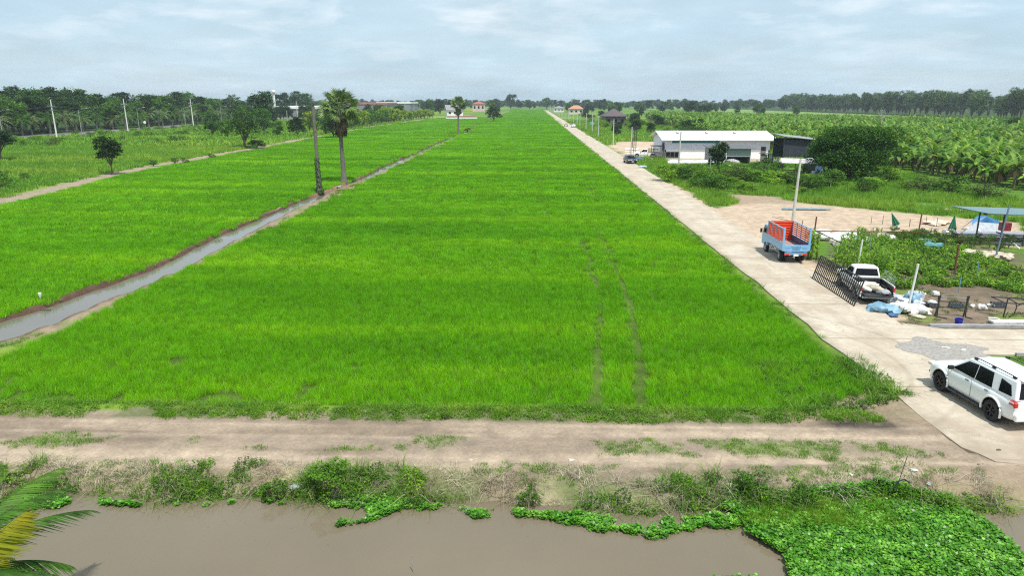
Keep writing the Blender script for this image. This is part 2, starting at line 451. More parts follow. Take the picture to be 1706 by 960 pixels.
POLY_WET = pxpoly([(1490, 572), (1535, 562), (1575, 575), (1640, 582), (1665, 600), (1600, 612), (1545, 598), (1505, 588)])
POLY_BURN = pxpoly([(1350, 704), (1400, 697), (1480, 697), (1520, 705), (1500, 718), (1400, 718), (1370, 712)])

def build_ground():
    xs = np.concatenate([[-3200, -2200, -1500, -1100, -800, -600, -450, -360, -300], np.arange(-260, -72, 4), np.arange(-72, -30, .6), np.arange(-30, 26, .22), np.arange(26, 50, .5), np.arange(50, 80, 2), np.arange(80, 340, 10), [360, 450, 600, 800, 1100, 1500, 2200, 3200]])
    ys = np.concatenate([[-60, -20, 0, 6], np.arange(9, 15, .6), np.arange(15, 36, .2), np.arange(36, 60, .4), np.arange(60, 130, .8), np.arange(130, 220, 2), np.arange(220, 460, 5), np.arange(460, 900, 14), [950, 1050, 1200, 1500, 2000, 3200]])
    X, Y = np.meshgrid(xs, ys); x = X.ravel(); y = Y.ravel(); z = height(x, y)
    nx, ny = len(xs), len(ys)
    i = np.arange(nx - 1)[None, :] + np.arange(ny - 1)[:, None] * nx; i = i.ravel()
    F = np.stack([i, i + 1, i + nx + 1, i + nx], 1)
    # colour zones: base tones for soil and plants
    def col(*c): return np.array(c, float)[None, :]
    GR, GR2, DIRT, PINK, SAND, MUD, DRY, WETM, STRAW = col(.085, .18, .02), col(.17, .26, .035), col(.28, .215, .155), col(.34, .27, .205), col(.50, .39, .29), col(.07, .12, .018), col(.26, .22, .14), col(.10, .075, .045), col(.34, .29, .19)
    n1 = fbm(x * .05, y * .05, 1)[:, None]; n2 = fbm(x * .35, y * .35, 2)[:, None]; n3 = fbm(x * 1.6, y * 1.6, 3)[:, None]; nb = fbm(x * .02, y * .12, 6)[:, None]
    c = GR + (GR2 - GR) * sstep(.42, .62, n1 * .5 + nb * .5)
    def put(c, m, k): m = np.clip(m, 0, 1).reshape(-1, 1); return c * (1 - m) + k * m
    # left meadow: yellowish seeding streaks
    m = (x < -58) & (y > 60); c = put(c, m * sstep(.5, .62, fbm(x * .015, y * .09, 16)) * .7, col(.28, .32, .04))
    # far right pale field
    c = put(c, ((x > 205) & (y > 280)) * 1., col(.17, .27, .07))
    # left margin: bare strip along the paddy
    d = left_edge(y) - x + 1.2 * (fbm(x * .2, y * .2, 12) - .5); c = put(c, sstep(-.2, .3, d) * (1 - sstep(2.6, 4.4, d)) * (y < 620) * (y > 40), PINK * (.75 + .3 * n3))
    # ditch banks and centre strip
    d = np.abs(x - ditch_cx(y)); side = x > ditch_cx(y)
    c = put(c, (1 - sstep(2.6, 3.6, d)) * (y > 24) * (y < 760), put(DIRT + 0 * c, sstep(.5, .66, n2) * .5 * side[:, None].astype(float), GR * 1.1))
    c = put(c, (1 - sstep(1.3, 1.7, d / np.maximum(ditch_hw(y), .3))) * (y > 24) * (y < 700), col(.10, .062, .042) * (.7 + .5 * n3))
    # island of reddish litter at the palms
    c = put(c, np.exp(-(((x + 25.6) / 1.5) ** 2 + ((y - 95) / 9) ** 2)) * 1.4, col(.25, .15, .11) * (.7 + .5 * n3))
    # paddies
    dr = np.minimum(np.minimum(x + 23.3, 13.7 - x), np.minimum(y - 24.5, 1000 - y)); c = put(c, sstep(0, .3, dr), MUD * (.7 + .6 * n2))
    dl = np.minimum(np.minimum(x - left_edge(y), ditch_cx(y) - ditch_hw(y) * 1.1 - .3 - x), np.minimum(y - 30, 520 - y)); c = put(c, sstep(0, .3, dl), MUD * (.7 + .6 * n2))
    # track and everything by the camera
    tn = (fbm(x * .25, y * 1.2, 61) - .5)[:, None]
    rut = sum(np.exp(-((y - yc - .12 * np.sin(x * .25) - .25 * (fbm(x * .06, 0 * x, 63) - .5)) / wd) ** 2) for yc, wd in ((20.75, .3), (22.55, .3), (23.1, .12), (20.2, .15)))[:, None]
    D = PINK * (.69 + .26 * n3) * (1 + .3 * tn) * (1 + .45 * rut)
    c = put(c, ((y < 24.0 + .25 * (n2[:, 0] - .5) * 2) & (x > -60) & (x < 16)) * 1., D)
    c = put(c, ((y < 24) & (y > 19.4) & (x < 14)) * sstep(.54, .72, fbm(x * .16, y * 2.4, 66)) * .55, DIRT * .55)
    c = put(c, ((y < 24.6) & (y > 23.4) & (x < 10)) * sstep(.38, .55, n2[:, 0]) * .6, GR * .6)
    # grass in the crown of the track
    c = put(c, np.exp(-((y - 21.7) / .38) ** 2) * sstep(.44, .60, fbm(x * .3, y * .4, 71)) * (x < 13) * .55, GR * 1.2)
    c = put(c, ((x > 9) & (x < 14) & (y > 23.4) & (y < 27)) * .9, DIRT * (.8 + .4 * n3))
    # bank
    s = shore(x); c = put(c, (1 - sstep(s + 1.0, s + 1.7, y)) * (x < 30), put(STRAW * (.55 + .5 * n3), sstep(.48, .62, n2) * .5, GR * .8))
    c = put(c, (1 - sstep(s + .05, s + .55, y)) * (x < 30), WETM)
    c = put(c, ((x > 12) & (x < 60) & (y < 20.6) & (y > s + .8)) * .8, DIRT * (.8 + .4 * n3))
    # right side zones
    c = put(c, ((x > 18.6) & (x < 60) & (y > 34) & (y < 50)) * .9, DIRT * .8 * (.7 + .5 * n3))
    e = 1.2 * (n2[:, 0] - .5)
    for P, k, ed in ((POLY_YARD, DIRT * .72 * (.6 + .7 * n3), .6), (POLY_SAND, SAND * (.75 + .35 * n3), 1.2), (POLY_LOT, SAND * (.85 + .3 * n2), 3.), (POLY_BARE, DIRT * 1.2, 2.)):
        c = put(c, sstep(-ed * .5, ed * .5, polydist(x, y, P) + e * ed), k)
    c = put(c, sstep(-.5, .5, polydist(x, y, POLY_GARDEN)) * .75, DIRT * .5)
    c = put(c, sstep(-.4, .3, polydist(x, y, POLY_YARD) + e) * sstep(.5, .62, n2[:, 0]) * .7, GR2 * .9)
    c = put(c, ((x > 21) & (x < 49) & (y > 136.5 + 2 * n2[:, 0]) & (y < 146)) * .9, SAND * .9)
    c = put(c, sstep(18.2, 18.7, x) * (1 - sstep(19.2, 20.6, x + e)) * (y > 36) * (y < 100), SAND * (.8 + .3 * n3))
    c = put(c, sstep(-.3, .5, polydist(x, y, POLY_BURN)) * sstep(.28, .5, n3[:, 0] * .6 + n2[:, 0] * .4), col(.045, .04, .035))
    c = put(c, ((x < -161) & (y > 110)) | ((x > 287) & (y > 300)), GR * .35)  # darker green ground tone under and behind the tree belts
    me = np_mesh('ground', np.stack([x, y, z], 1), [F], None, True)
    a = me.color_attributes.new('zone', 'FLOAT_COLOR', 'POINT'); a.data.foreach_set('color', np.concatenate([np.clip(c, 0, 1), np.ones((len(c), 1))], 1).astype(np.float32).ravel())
    m, nt, b = _nt('soil'); va = nt.nodes.new('ShaderNodeVertexColor'); va.layer_name = 'zone'
    geo = nt.nodes.new('ShaderNodeNewGeometry')
    na = noise_node(nt, 1.3, 9, .68, geo.outputs['Position']); nb_ = noise_node(nt, 9., 6, .7, geo.outputs['Position'])
    ra = ramp(nt, na.outputs[0], [(.3, (.74, .74, .74)), (.7, (1.22, 1.2, 1.16))]); rb = ramp(nt, nb_.outputs[0], [(.3, (.78, .78, .78)), (.7, (1.16, 1.16, 1.16))])
    st = noise_node(nt, 1.0, 8, .6, mapping(nt, geo.outputs['Position'], (.3, 1.7, 1)))
    rs = ramp(nt, st.outputs[0], [(.35, (.92, .92, .91)), (.65, (1.05, 1.05, 1.05))])
    o = mixc(nt, 1., va.outputs[0], ra.outputs[0], 'MULTIPLY'); o = mixc(nt, 1., o, rb.outputs[0], 'MULTIPLY'); o = mixc(nt, 1., o, rs.outputs[0], 'MULTIPLY')
    nt.links.new(o, b.inputs['Base Color']); b.inputs['Roughness'].default_value = .92; b.inputs['Specular IOR Level'].default_value = .15
    bn = nt.nodes.new('ShaderNodeBump'); bn.inputs['Strength'].default_value = .55; bn.inputs['Distance'].default_value = .08
    nc = noise_node(nt, 5., 10, .7, geo.outputs['Position']); nt.links.new(nc.outputs[0], bn.inputs['Height']); nt.links.new(bn.outputs[0], b.inputs['Normal'])
    me.materials.append(m)
    tag(obj('ground', me), kind='structure')
build_ground()

# ------------------------------------------------------------------ concrete road, driveway
def concrete_mat():
    m, nt, b = _nt('worn_concrete'); geo = nt.nodes.new('ShaderNodeNewGeometry'); P = geo.outputs['Position']
    n = noise_node(nt, .5, 9, .65, P); r = ramp(nt, n.outputs[0], [(.3, (.39, .33, .26)), (.55, (.50, .44, .355)), (.75, (.57, .52, .43))])
    nf = noise_node(nt, 6., 8, .7, P); rf = ramp(nt, nf.outputs[0], [(.3, (.85, .84, .82)), (.7, (1.08, 1.08, 1.08))])
    o = mixc(nt, 1., r.outputs[0], rf.outputs[0], 'MULTIPLY')
    # rubber and dirt drawn along the road
    s = noise_node(nt, 1., 6, .6, mapping(nt, P, (1.1, .12, 1))); rs = ramp(nt, s.outputs[0], [(.4, (.92, .90, .87)), (.62, (1.02, 1.02, 1.02))])
    o = mixc(nt, 1., o, rs.outputs[0], 'MULTIPLY')
    # joints every six metres
    sp = nt.nodes.new('ShaderNodeSeparateXYZ'); nt.links.new(P, sp.inputs[0])
    wob = noise_node(nt, 2., 4, .6, P)
    yy = mth(nt, 'ADD', sp.outputs[1], mth(nt, 'MULTIPLY', wob.outputs[0], .08))
    j = mth(nt, 'ABSOLUTE', mth(nt, 'SUBTRACT', mth(nt, 'FRACT', mth(nt, 'DIVIDE', yy, 6.)), .5)); jl = ramp(nt, j, [(.0, (.42, .39, .35)), (.012, (1, 1, 1))])
    o = mixc(nt, .9, o, jl.outputs[0], 'MULTIPLY')
    cr = nt.nodes.new('ShaderNodeTexVoronoi'); cr.feature = 'DISTANCE_TO_EDGE'; cr.inputs['Scale'].default_value = .28
    dis = noise_node(nt, 1.4, 6, .7, P); vm = nt.nodes.new('ShaderNodeVectorMath'); vm.operation = 'ADD'; nt.links.new(P, vm.inputs[0]); nt.links.new(dis.outputs['Color'], vm.inputs[1]); nt.links.new(vm.outputs[0], cr.inputs['Vector'])
    rc = ramp(nt, cr.outputs[0], [(.0, (.5, .46, .42)), (.006, (1, 1, 1))]); o = mixc(nt, .7, o, rc.outputs[0], 'MULTIPLY')
    sd = noise_node(nt, .33, 8, .7, P); rsd = ramp(nt, sd.outputs[0], [(.52, (0, 0, 0)), (.66, (.75, .75, .75))]); o = mixc(nt, rsd.outputs[0], o, (.38, .30, .22))
    # curved tyre marks
    d1 = nt.nodes.new('ShaderNodeVectorMath'); d1.operation = 'DISTANCE'; nt.links.new(P, d1.inputs[0]); d1.inputs[1].default_value = (9.4, 30.2, 0)
    for rr in (6.6, 8.25):
        q = mth(nt, 'ABSOLUTE', mth(nt, 'SUBTRACT', mth(nt, 'ADD', d1.outputs['Value'], mth(nt, 'MULTIPLY', wob.outputs[0], .2)), rr)); tr_ = ramp(nt, q, [(.05, (.62, .60, .57)), (.16, (1, 1, 1))])
        brk = ramp(nt, nf.outputs[0], [(.35, (0, 0, 0)), (.6, (.55, .55, .55))])
        o = mixc(nt, brk.outputs[0], o, mixc(nt, 1., o, tr_.outputs[0], 'MULTIPLY'))
    # soil carried onto the near end and the edges of the slab
    dn = noise_node(nt, .9, 8, .65, P); dd_ = mth(nt, 'ADD', mth(nt, 'SUBTRACT', 24.6, sp.outputs[1]), mth(nt, 'MULTIPLY', mth(nt, 'SUBTRACT', dn.outputs[0], .5), 9.))
    rd = ramp(nt, mth(nt, 'DIVIDE', dd_, 4.), [(.2, (0, 0, 0)), (.9, (.92, .92, .92))]); o = mixc(nt, rd.outputs[0], o, (.33, .265, .20))
    ex = mth(nt, 'ADD', mth(nt, 'SUBTRACT', 14.7, sp.outputs[0]), mth(nt, 'MULTIPLY', mth(nt, 'SUBTRACT', dn.outputs[0], .5), 2.6)); re_ = ramp(nt, ex, [(.1, (0, 0, 0)), (.9, (.8, .8, .8))]); o = mixc(nt, re_.outputs[0], o, (.30, .25, .18))
    nt.links.new(o, b.inputs['Base Color']); b.inputs['Roughness'].default_value = .88; b.inputs['Specular IOR Level'].default_value = .25
    bn = nt.nodes.new('ShaderNodeBump'); bn.inputs['Strength'].default_value = .3; bn.inputs['Distance'].default_value = .02; nt.links.new(nf.outputs[0], bn.inputs['Height']); nt.links.new(bn.outputs[0], b.inputs['Normal'])
    return m
CONC = concrete_mat()
def slab(name, P, z, th, m, jit=.08, step=.5, seed=1):
    pts = []; n = len(P)
    for i in range(n):
        a = Vector((*P[i], 0)); b_ = Vector((*P[(i + 1) % n], 0)); L = (b_ - a).length; k = max(1, min(400, int(L / step)))
        for q in range(k): pts.append(a.lerp(b_, q / k))
    x = np.array([p.x for p in pts]); y = np.array([p.y for p in pts])
    jx = (fbm(x * 1.1, y * 1.1, seed) - .5) * 2 * jit; jy = (fbm(x * 1.1, y * 1.1, seed + 9) - .5) * 2 * jit
    mb = MB(); mb.prism([(a + c, b + d, z - th) for a, b, c, d in zip(x, y, jx, jy)], (0, 0, th))
    return mb.build(name, m)
tag(slab('road', [(14.0, 21.9), (14.7, 20.9), (16.2, 20.5), (40, 19.6), (40, 20.6), (21, 23), (21, 27), (20.4, 30.0), (18.9, 32.2), (18.7, 40), (18.7, 60), (18.8, 900), (14.0, 900)], .07, .35, CONC, .30), kind='structure')
tag(slab('driveway', [(18.85, 31.3), (19.6, 30.9), (60, 30.9), (60, 34.4), (20.5, 34.6), (18.85, 35.6)], .062, .3, CONC, .12, seed=4), kind='structure')
wet = mat('wet_gravel', (.33, .30, .265), .5, var=.4, scale=9., bump=.5)
tag(slab('gravel', POLY_WET, .078, .01, wet, .6, .2, 7), 'patch of wet grey gravel in front of the white SUV', 'gravel', kind='stuff')
# highway far left
asp = mat('asphalt', (.16, .15, .14), .9, var=.2, scale=.5)
tag(slab('highway', [(-149, 60), (-163, 60), (-178, 900), (-164, 900)], .05, .04, asp, .1, 6), kind='structure')

# ------------------------------------------------------------------ water
def water_mat(name, col, rough, bump, scale, spec=.5):
    m, nt, b = _nt(name); geo = nt.nodes.new('ShaderNodeNewGeometry')
    n = noise_node(nt, .12, 5, .6, geo.outputs['Position']); r = ramp(nt, n.outputs[0], [(.3, tuple(c * .9 for c in col)), (.7, tuple(c * 1.1 for c in col))])
    nt.links.new(r.outputs[0], b.inputs['Base Color']); b.inputs['Roughness'].default_value = rough; b.inputs['IOR'].default_value = 1.33; b.inputs['Specular IOR Level'].default_value = spec
    w1 = noise_node(nt, scale, 4, .55, mapping(nt, geo.outputs['Position'], (.45, 1.6, 1)))
    bn = nt.nodes.new('ShaderNodeBump'); bn.inputs['Strength'].default_value = bump; bn.inputs['Distance'].default_value = .03; nt.links.new(w1.outputs[0], bn.inputs['Height']); nt.links.new(bn.outputs[0], b.inputs['Normal'])
    return m
mb = MB(); mb.add([(-70, 10, WATER_Z), (70, 10, WATER_Z), (70, 20.4, WATER_Z), (-70, 20.4, WATER_Z)], [(0, 1, 2, 3)])
tag(mb.build('canal_water', water_mat('muddy_water', (.165, .135, .092), .06, .07, 2.2, .6)), kind='structure')
ys = np.concatenate([np.arange(20, 130, 1.), np.arange(130, 700, 6.)]); V = []; 
for y in ys:
    c_, h_ = float(ditch_cx(y)), float(ditch_hw(y)) * 1.15 + .25
    V += [(c_ - h_, y, DITCH_Z), (c_ + h_, y, DITCH_Z)]
n_ = len(ys); F = [(2 * i, 2 * i + 1, 2 * i + 3, 2 * i + 2) for i in range(n_ - 1)]
mb = MB(); mb.add(V, F); tag(mb.build('ditch_water', water_mat('ditch_water', (.15, .135, .11), .07, .16, 3., .7)), kind='structure')

# ------------------------------------------------------------------ haze
m = bpy.data.materials.new('haze'); m.use_nodes = True; nt = m.node_tree; nt.nodes.remove(nt.nodes['Principled BSDF'])
pv = nt.nodes.new('ShaderNodeVolumePrincipled'); pv.inputs['Color'].default_value = (.80, .90, 1, 1); pv.inputs['Density'].default_value = .00019; pv.inputs['Anisotropy'].default_value = .2
nt.links.new(pv.outputs[0], nt.nodes['Material Output'].inputs['Volume'])
mb = MB(); mb.box((0, 1500, 13), (7000, 3800, 32)); tag(mb.build('haze', m), 'pale blue summer haze over the fields', 'haze', kind='stuff')

# ------------------------------------------------------------------ rice
RICE = leaf_mat('rice_leaf', ((.12, .37, .003), (.18, .47, .004), (.30, .58, .006)), .25, .45, rnd=.22, aniso=(.10, .55, 1), rough=.5)
def rice_protos(tag_, cell, n, h, w, k, seg=2):
    return [np_mesh('%s_%d' % (tag_, i), *blades(n, cell * 1.15, h, w, .32, seg, 100 + i, .28), RICE) for i in range(k)]
def rice_points(x0, x1, y0, y1, cell, inside, jit=.45):
    gx, gy = np.meshgrid(np.arange(x0, x1, cell), np.arange(y0, y1, cell)); x = gx.ravel(); y = gy.ravel()
    x = x + RNG.uniform(-jit, jit, x.shape) * cell; y = y + RNG.uniform(-jit, jit, y.shape) * cell
    k = inside(x, y); return x[k], y[k]
TR = [(np.array([24.6, 31, 39.9, 52, 70, 110, 300]), np.array([2.45, 3.1, 4.05, 4.1, 4.1, 4.2, 4.2])), (np.array([24.6, 31, 39.2, 52, 70, 110, 300]), np.array([4.1, 4.9, 5.65, 5.8, 5.8, 5.9, 5.9])), (np.array([40, 47, 60, 90, 300]), np.array([7.2, 7.4, 7.6, 7.7, 7.8])), (np.array([55, 75, 120, 300]), np.array([1.6, 1.6, 1.7, 1.9]))] + [(np.array([58 + 4 * i, 90, 150, 300]), np.array([q, q, q + .05, q + .2])) for i, q in enumerate((-12.5, -8.2, -3.1, -.4, 9.9, 11.6))]
def main_in(x, y):
    k = (x > -23.4 + .35 * (vnoise(y * .5, 0 * y, 9) - .5)) & (x < 13.45 + .2 * (vnoise(y * .8, 0 * y, 19) - .5)) & (y > 24.75 + .25 * (vnoise(x * .6, 0 * x, 29) - .5)) & (y > 24.75 + np.maximum(0, x - 9.5) * .55)
    for i, (ty, tx) in enumerate(TR):
        cxx = np.interp(y, ty, tx); wd = np.where(vnoise(y * .5, 0 * y + i * 9, 77) > (.40 if i < 2 else .6), (.25, .24, .10, .08)[min(i, 3)], .12 if i < 2 else .04)
        wd = np.where((y < 30) & (i < 2), .25, wd); k &= ~((np.abs(x - cxx) < wd) & (y > ty[0] - 1) & (y < (64 if i < 2 else 150)))
    # thin, gappy corner on the near left
    g = sstep(-4, -16, x) * sstep(33, 25, y); k &= ~((fbm(x * .9, y * .55, 55) < .22 + .14 * g) & (g > .05))
    return k
def left_in(x, y): return (x > left_edge(y) + .3 * (vnoise(y * .3, 0 * y, 4) - .5)) & (x < ditch_cx(y) - ditch_hw(y) * 1.1 - .22 + .3 * (vnoise(y * .7, 0 * y, 6) - .5)) & (y < 515)
def rice_field(name, label, fn, x0, x1, bands):
    XS, protos, PK, SCL = [], [], [], []
    for (y0, y1, cell, n, h, wd, seg) in bands:
        x, y = rice_points(x0, x1, y0, y1, cell, fn)
        z = np.where(x < 900, -.14, 0); base = len(protos); protos += rice_protos(name[:3] + 'p%d' % y0, cell, n, h, wd, 4, seg)
        XS.append(np.stack([x, y, z + 0 * x], 1)); PK.append(RNG.integers(0, 4, len(x)) + base)
        hv = .93 + .14 * fbm(x * .12, y * .5, 88); s = np.stack([np.ones_like(hv), np.ones_like(hv), hv], 1); SCL.append(s)
    P = np.concatenate(XS); n = len(P)
    scatter(name, P, RNG.integers(0, 4, n) * (math.pi / 2) + RNG.uniform(-.2, .2, n), np.concatenate(SCL), np.concatenate(PK), protos, label)
rice_field('rice_crop', 'bright green young rice filling the long middle field', main_in, -24, 14,
    [(24, 46, .30, 66, .30, .012, 2), (46, 80, .6, 120, .31, .022, 2), (80, 150, 1.2, 190, .32, .045, 2), (150, 330, 2.4, 240, .34, .11, 2), (330, 1000, 5., 320, .36, .32, 2)])
rice_field('left_rice_crop', 'bright green young rice filling the field left of the ditch', left_in, -72, -25,
    [(34, 60, .5, 95, .31, .020, 2), (60, 120, .9, 150, .32, .036, 2), (120, 220, 1.8, 200, .34, .085, 2), (220, 516, 4., 280, .38, .24, 2)])
# ------------------------------------------------------------------ leaf and bark materials
BARK = mat('bark', (.16, .125, .09), .9, var=.35, scale=5., bump=.5)
BARKP = mat('palm_bark', (.15, .135, .115), .9, var=.35, scale=4., bump=.6)
DARKG = leaf_mat('dark_leaf', ((.014, .042, .007), (.028, .075, .010), (.055, .125, .015)), .35, .25)
MIDG = leaf_mat('mid_leaf', ((.038, .105, .010), (.066, .165, .014), (.11, .23, .02)), .4, .3)
LITEG = leaf_mat('light_leaf', ((.06, .16, .012), (.10, .235, .018), (.16, .30, .03)), .4, .35)
BRIG = leaf_mat('bright_leaf', ((.10, .23, .012), (.17, .34, .02), (.27, .42, .03)), .5, .4)
OLIVE = leaf_mat('olive_leaf', ((.055, .095, .018), (.085, .14, .026), (.14, .17, .04)), .5, .3)
CASU = leaf_mat('grey_green_leaf', ((.065, .12, .042), (.105, .18, .06), (.15, .24, .08)), .2, .25)
PALMG = leaf_mat('palm_leaf', ((.07, .14, .03), (.15, .23, .06), (.36, .42, .22)), .9, .3)
BANAG = leaf_mat('banana_leaf', ((.045, .13, .010), (.11, .25, .016), (.34, .40, .05)), .5, .35, rnd=.45)
YELLG = leaf_mat('yellow_green_leaf', ((.16, .28, .014), (.28, .42, .02), (.46, .50, .03)), .6, .4, rnd=.4)
DEADL = mat('dead_leaf', (.19, .135, .085), .9, var=.4, scale=3.)
STRAW = leaf_mat('straw', ((.30, .24, .16), (.46, .40, .29), (.58, .52, .40)), 1.2, .2, rnd=.35)
STRAW_LEAF = STRAW
GRASS = leaf_mat('grass_blade', ((.08, .19, .016), (.13, .28, .022), (.22, .34, .035)), .5, .35)
MEADOW = leaf_mat('meadow_blade', ((.10, .26, .018), (.17, .35, .026), (.30, .42, .04)), .045, .35, aniso=(.4, 1.6, 1))
HYAC = leaf_mat('hyacinth_leaf', ((.04, .15, .010), (.085, .26, .018), (.20, .42, .05)), 2.2, .3, rough=.36, rnd=.5)

# ------------------------------------------------------------------ grass and ground cover (uncountable)
def clump(name, n, spread, h, w, lean, m, seed, droop=.25, seg=2):
    return np_mesh(name, *blades(n, spread, h, w, lean, seg, seed, .4, True, droop), m)
def region_points(x0, x1, y0, y1, dens, f):
    n = int((x1 - x0) * (y1 - y0) * dens); x = RNG.uniform(x0, x1, n); y = RNG.uniform(y0, y1, n); k = f(x, y); x, y = x[k], y[k]
    return np.stack([x, y, height(x, y) - .02], 1)
def cover(name, label, P, protos, smin=.7, smax=1.3, pick=None):
    n = len(P); s = RNG.uniform(smin, smax, n)
    return scatter(name, P, RNG.uniform(0, 6.28, n), s, RNG.integers(0, len(protos), n) if pick is None else pick, protos, label, tilt=RNG.normal(0, .08, (n, 2)))
def weed_mesh(name, m, seed, R_=.25, h=.3, n=60, size=.09):
    g = np.random.default_rng(seed); a = g.uniform(0, 6.28, n); r = R_ * np.sqrt(g.uniform(0, 1, n)); z = h * g.uniform(.15, 1, n) * (1 - .5 * (r / R_) ** 2)
    return np_mesh(name, *leaves(np.stack([r * np.cos(a), r * np.sin(a), z], 1), size, seed, aspect=.7, up=.6), m)
def in_right_grass(x, y):
    k = (x > 19.4) & (polydist(x, y, POLY_SAND) < 0) & (polydist(x, y, POLY_YARD) < -.2) & (polydist(x, y, POLY_GARDEN) < 0) & (polydist(x, y, POLY_LOT) < 0) & (polydist(x, y, POLY_BARE) < 0)
    k &= ~((x > 25) & (x < 48.5) & (y > 131) & (y < 160)) & ~((x > 34) & (x < 47) & (y > 108) & (y < 125)) & ~((x > 23) & (x < 34) & (y > 140) & (y < 160)) & ~((x > 18) & (x < 27) & (y > 144) & (y < 156))
    k &= (x < 58 + .1 * (y - 110)) | (y > 200)
    return k & (fbm(x * .12, y * .25, 91) > .30)
P = region_points(19, 60, 62, 135, 2.6, in_right_grass)
cover('meadow_grass', 'tall green grass on the open ground between road and banana plantation', P,
      [clump('mg%d' % i, 46, .9, .55, .035, .35, MEADOW, 300 + i) for i in range(4)])
P = region_points(19, 60, 135, 420, .25, in_right_grass)
cover('roadside_grass', 'rough grass along the far stretch of the road', P, [clump('rg%d' % i, 46, 2.6, .8, .12, .4, MEADOW, 320 + i) for i in range(3)])
def in_left_meadow(x, y): return (x < left_edge(y) - 3.2) & (x > -146) & (fbm(x * .05, y * .14, 92) > .27)
P = region_points(-146, -58, 62, 180, .9, in_left_meadow); P2 = region_points(-150, -62, 180, 420, .14, in_left_meadow)
pr = [clump('lm%d' % i, 44, 1.5, .55, .06, .4, MEADOW, 340 + i) for i in range(4)] + [clump('lf%d' % i, 44, 4.5, .9, .25, .4, MEADOW, 350 + i) for i in range(3)]
cover('left_meadow_grass', 'green and yellow grass on the meadow left of the rice', np.concatenate([P, P2]), pr, pick=np.concatenate([RNG.integers(0, 4, len(P)), RNG.integers(4, 7, len(P2))]))
# verge between paddy and track
P = region_points(-24, 12.5, 23.45, 24.85, 42, lambda x, y: (fbm(x * .4, y * .9, 93) > .33) & (np.abs(y - 24.15) < .8 * fbm(x * .25, 0 * x, 94) + .15))
cover('verge_grass', 'strip of short green grass between rice and dirt track', P, [clump('vg%d' % i, 34, .34, .17, .014, .7, (BRIG, GRASS, BRIG)[i], 360 + i) for i in range(3)] + [weed_mesh('vw%d' % i, GRASS, 370 + i, .16, .14, 34, .055) for i in range(2)])
# crown of the track and its near edge
def trk(x, y): return ((np.abs(y - 21.7) < .55) & (fbm(x * .3, y * .4, 71) > .47)) | ((np.abs(y - 20.0) < .4) & (fbm(x * .35, y * .5, 72) > .53)) | ((x > 9.3) & (x < 13.9) & (y > 20.4) & (y < 21.2) & (fbm(x * .6, y, 73) > .4))
P = region_points(-20, 14, 19.6, 22.4, 40, trk)
cover('track_grass', 'low grass tufts growing on the dirt track', P, [clump('tg%d' % i, 26, .24, .09, .012, .8, GRASS, 380 + i) for i in range(3)])
# corner weeds between rice and road
P = region_points(9.5, 14.6, 23.9, 30, 14, lambda x, y: (((x > 12.6) & (y > 25.4)) | (y > 24.2)) & (fbm(x * .8, y * .8, 95) > .38) & (y > 24.2 + .4 * (x - 10)))
cover('corner_weeds', 'leafy weeds at the corner of the rice field beside the road', P, [clump('cg%d' % i, 34, .35, .34, .02, .5, GRASS, 390 + i) for i in range(2)] + [weed_mesh('cw%d' % i, MIDG, 395 + i, .22, .3, 50, .08) for i in range(2)])
# grass along the concrete edge
P = np.concatenate([region_points(13.3, 14.02, 28, 140, 6, lambda x, y: fbm(x, y * .5, 96) > .42)])
cover('edge_grass', 'sparse grass hanging over the field edge of the road', P, [clump('eg%d' % i, 24, .3, .25, .018, .6, GRASS, 400 + i) for i in range(3)])
# ditch margins
def dm(x, y):
    d = x - ditch_cx(y); hw = ditch_hw(y) * 1.25
    return ((d > hw + .75) & (x < -23.3) & (fbm(x * .7, y * .35, 97) > .50)) | ((d < -hw - .15) & (d > -hw - .9) & (fbm(x * .7, y * .35, 98) > .62))
P = region_points(-31, -23, 27, 120, 7, dm)
cover('ditch_grass', 'low grass on the mud banks of the narrow ditch', P, [clump('dg%d' % i, 24, .35, .2, .02, .7, GRASS, 410 + i) for i in range(3)])
# weedy soil in the yard
P = region_points(18.9, 46, 35.4, 52, 7, lambda x, y: (polydist(x, y, POLY_YARD) > -.5) & (polydist(x, y, POLY_GARDEN) < .2) & (fbm(x * .6, y * .6, 99) > .48))
P3 = region_points(20.8, 30, 23, 30.6, 14, lambda x, y: (x > 21.4) & (fbm(x, y, 98) > .35))
cover('yard_weeds', 'sparse olive weeds on the littered yard', np.concatenate([P, P3]), [clump('yg%d' % i, 24, .3, .13, .016, .7, OLIVE, 420 + i) for i in range(3)])

# ------------------------------------------------------------------ the canal bank
def bank(x0, x1, dens, f, lo=-.6, hi=1.5): return region_points(x0, x1, 16.8, 20.9, dens, lambda x, y: (y > shore(x) + lo) & (y < shore(x) + hi) & f(x, y))
gn = lambda x: fbm(x * .28, 0 * x, 111)
P = bank(-22, 18, 34, lambda x, y: (fbm(x * .55, y * .9, 112) > .40) & ((y > shore(x) + .25) | (vnoise(x, y, 3) > .6)), .0, 1.45)
P = P[RNG.uniform(0, 1, len(P)) < np.where(P[:, 0] > 10.5, .45, np.where(P[:, 0] < 3, .42, .65))]
cover('dry_grass', 'pale dry grass matted on the canal bank', P, [clump('sg%d' % i, 44, .4, .22, .012, .95, STRAW, 430 + i, .3) for i in range(5)], .6, 1.25)
P = bank(-22, 14, 34, lambda x, y: (fbm(x * .45, y * .7, 113) + .13 * (x < -2) + .08 * ((x > 5) & (x < 9)) > .44 + .16 * sstep(.3, 1.3, y - shore(x))), -.55, 1.4)
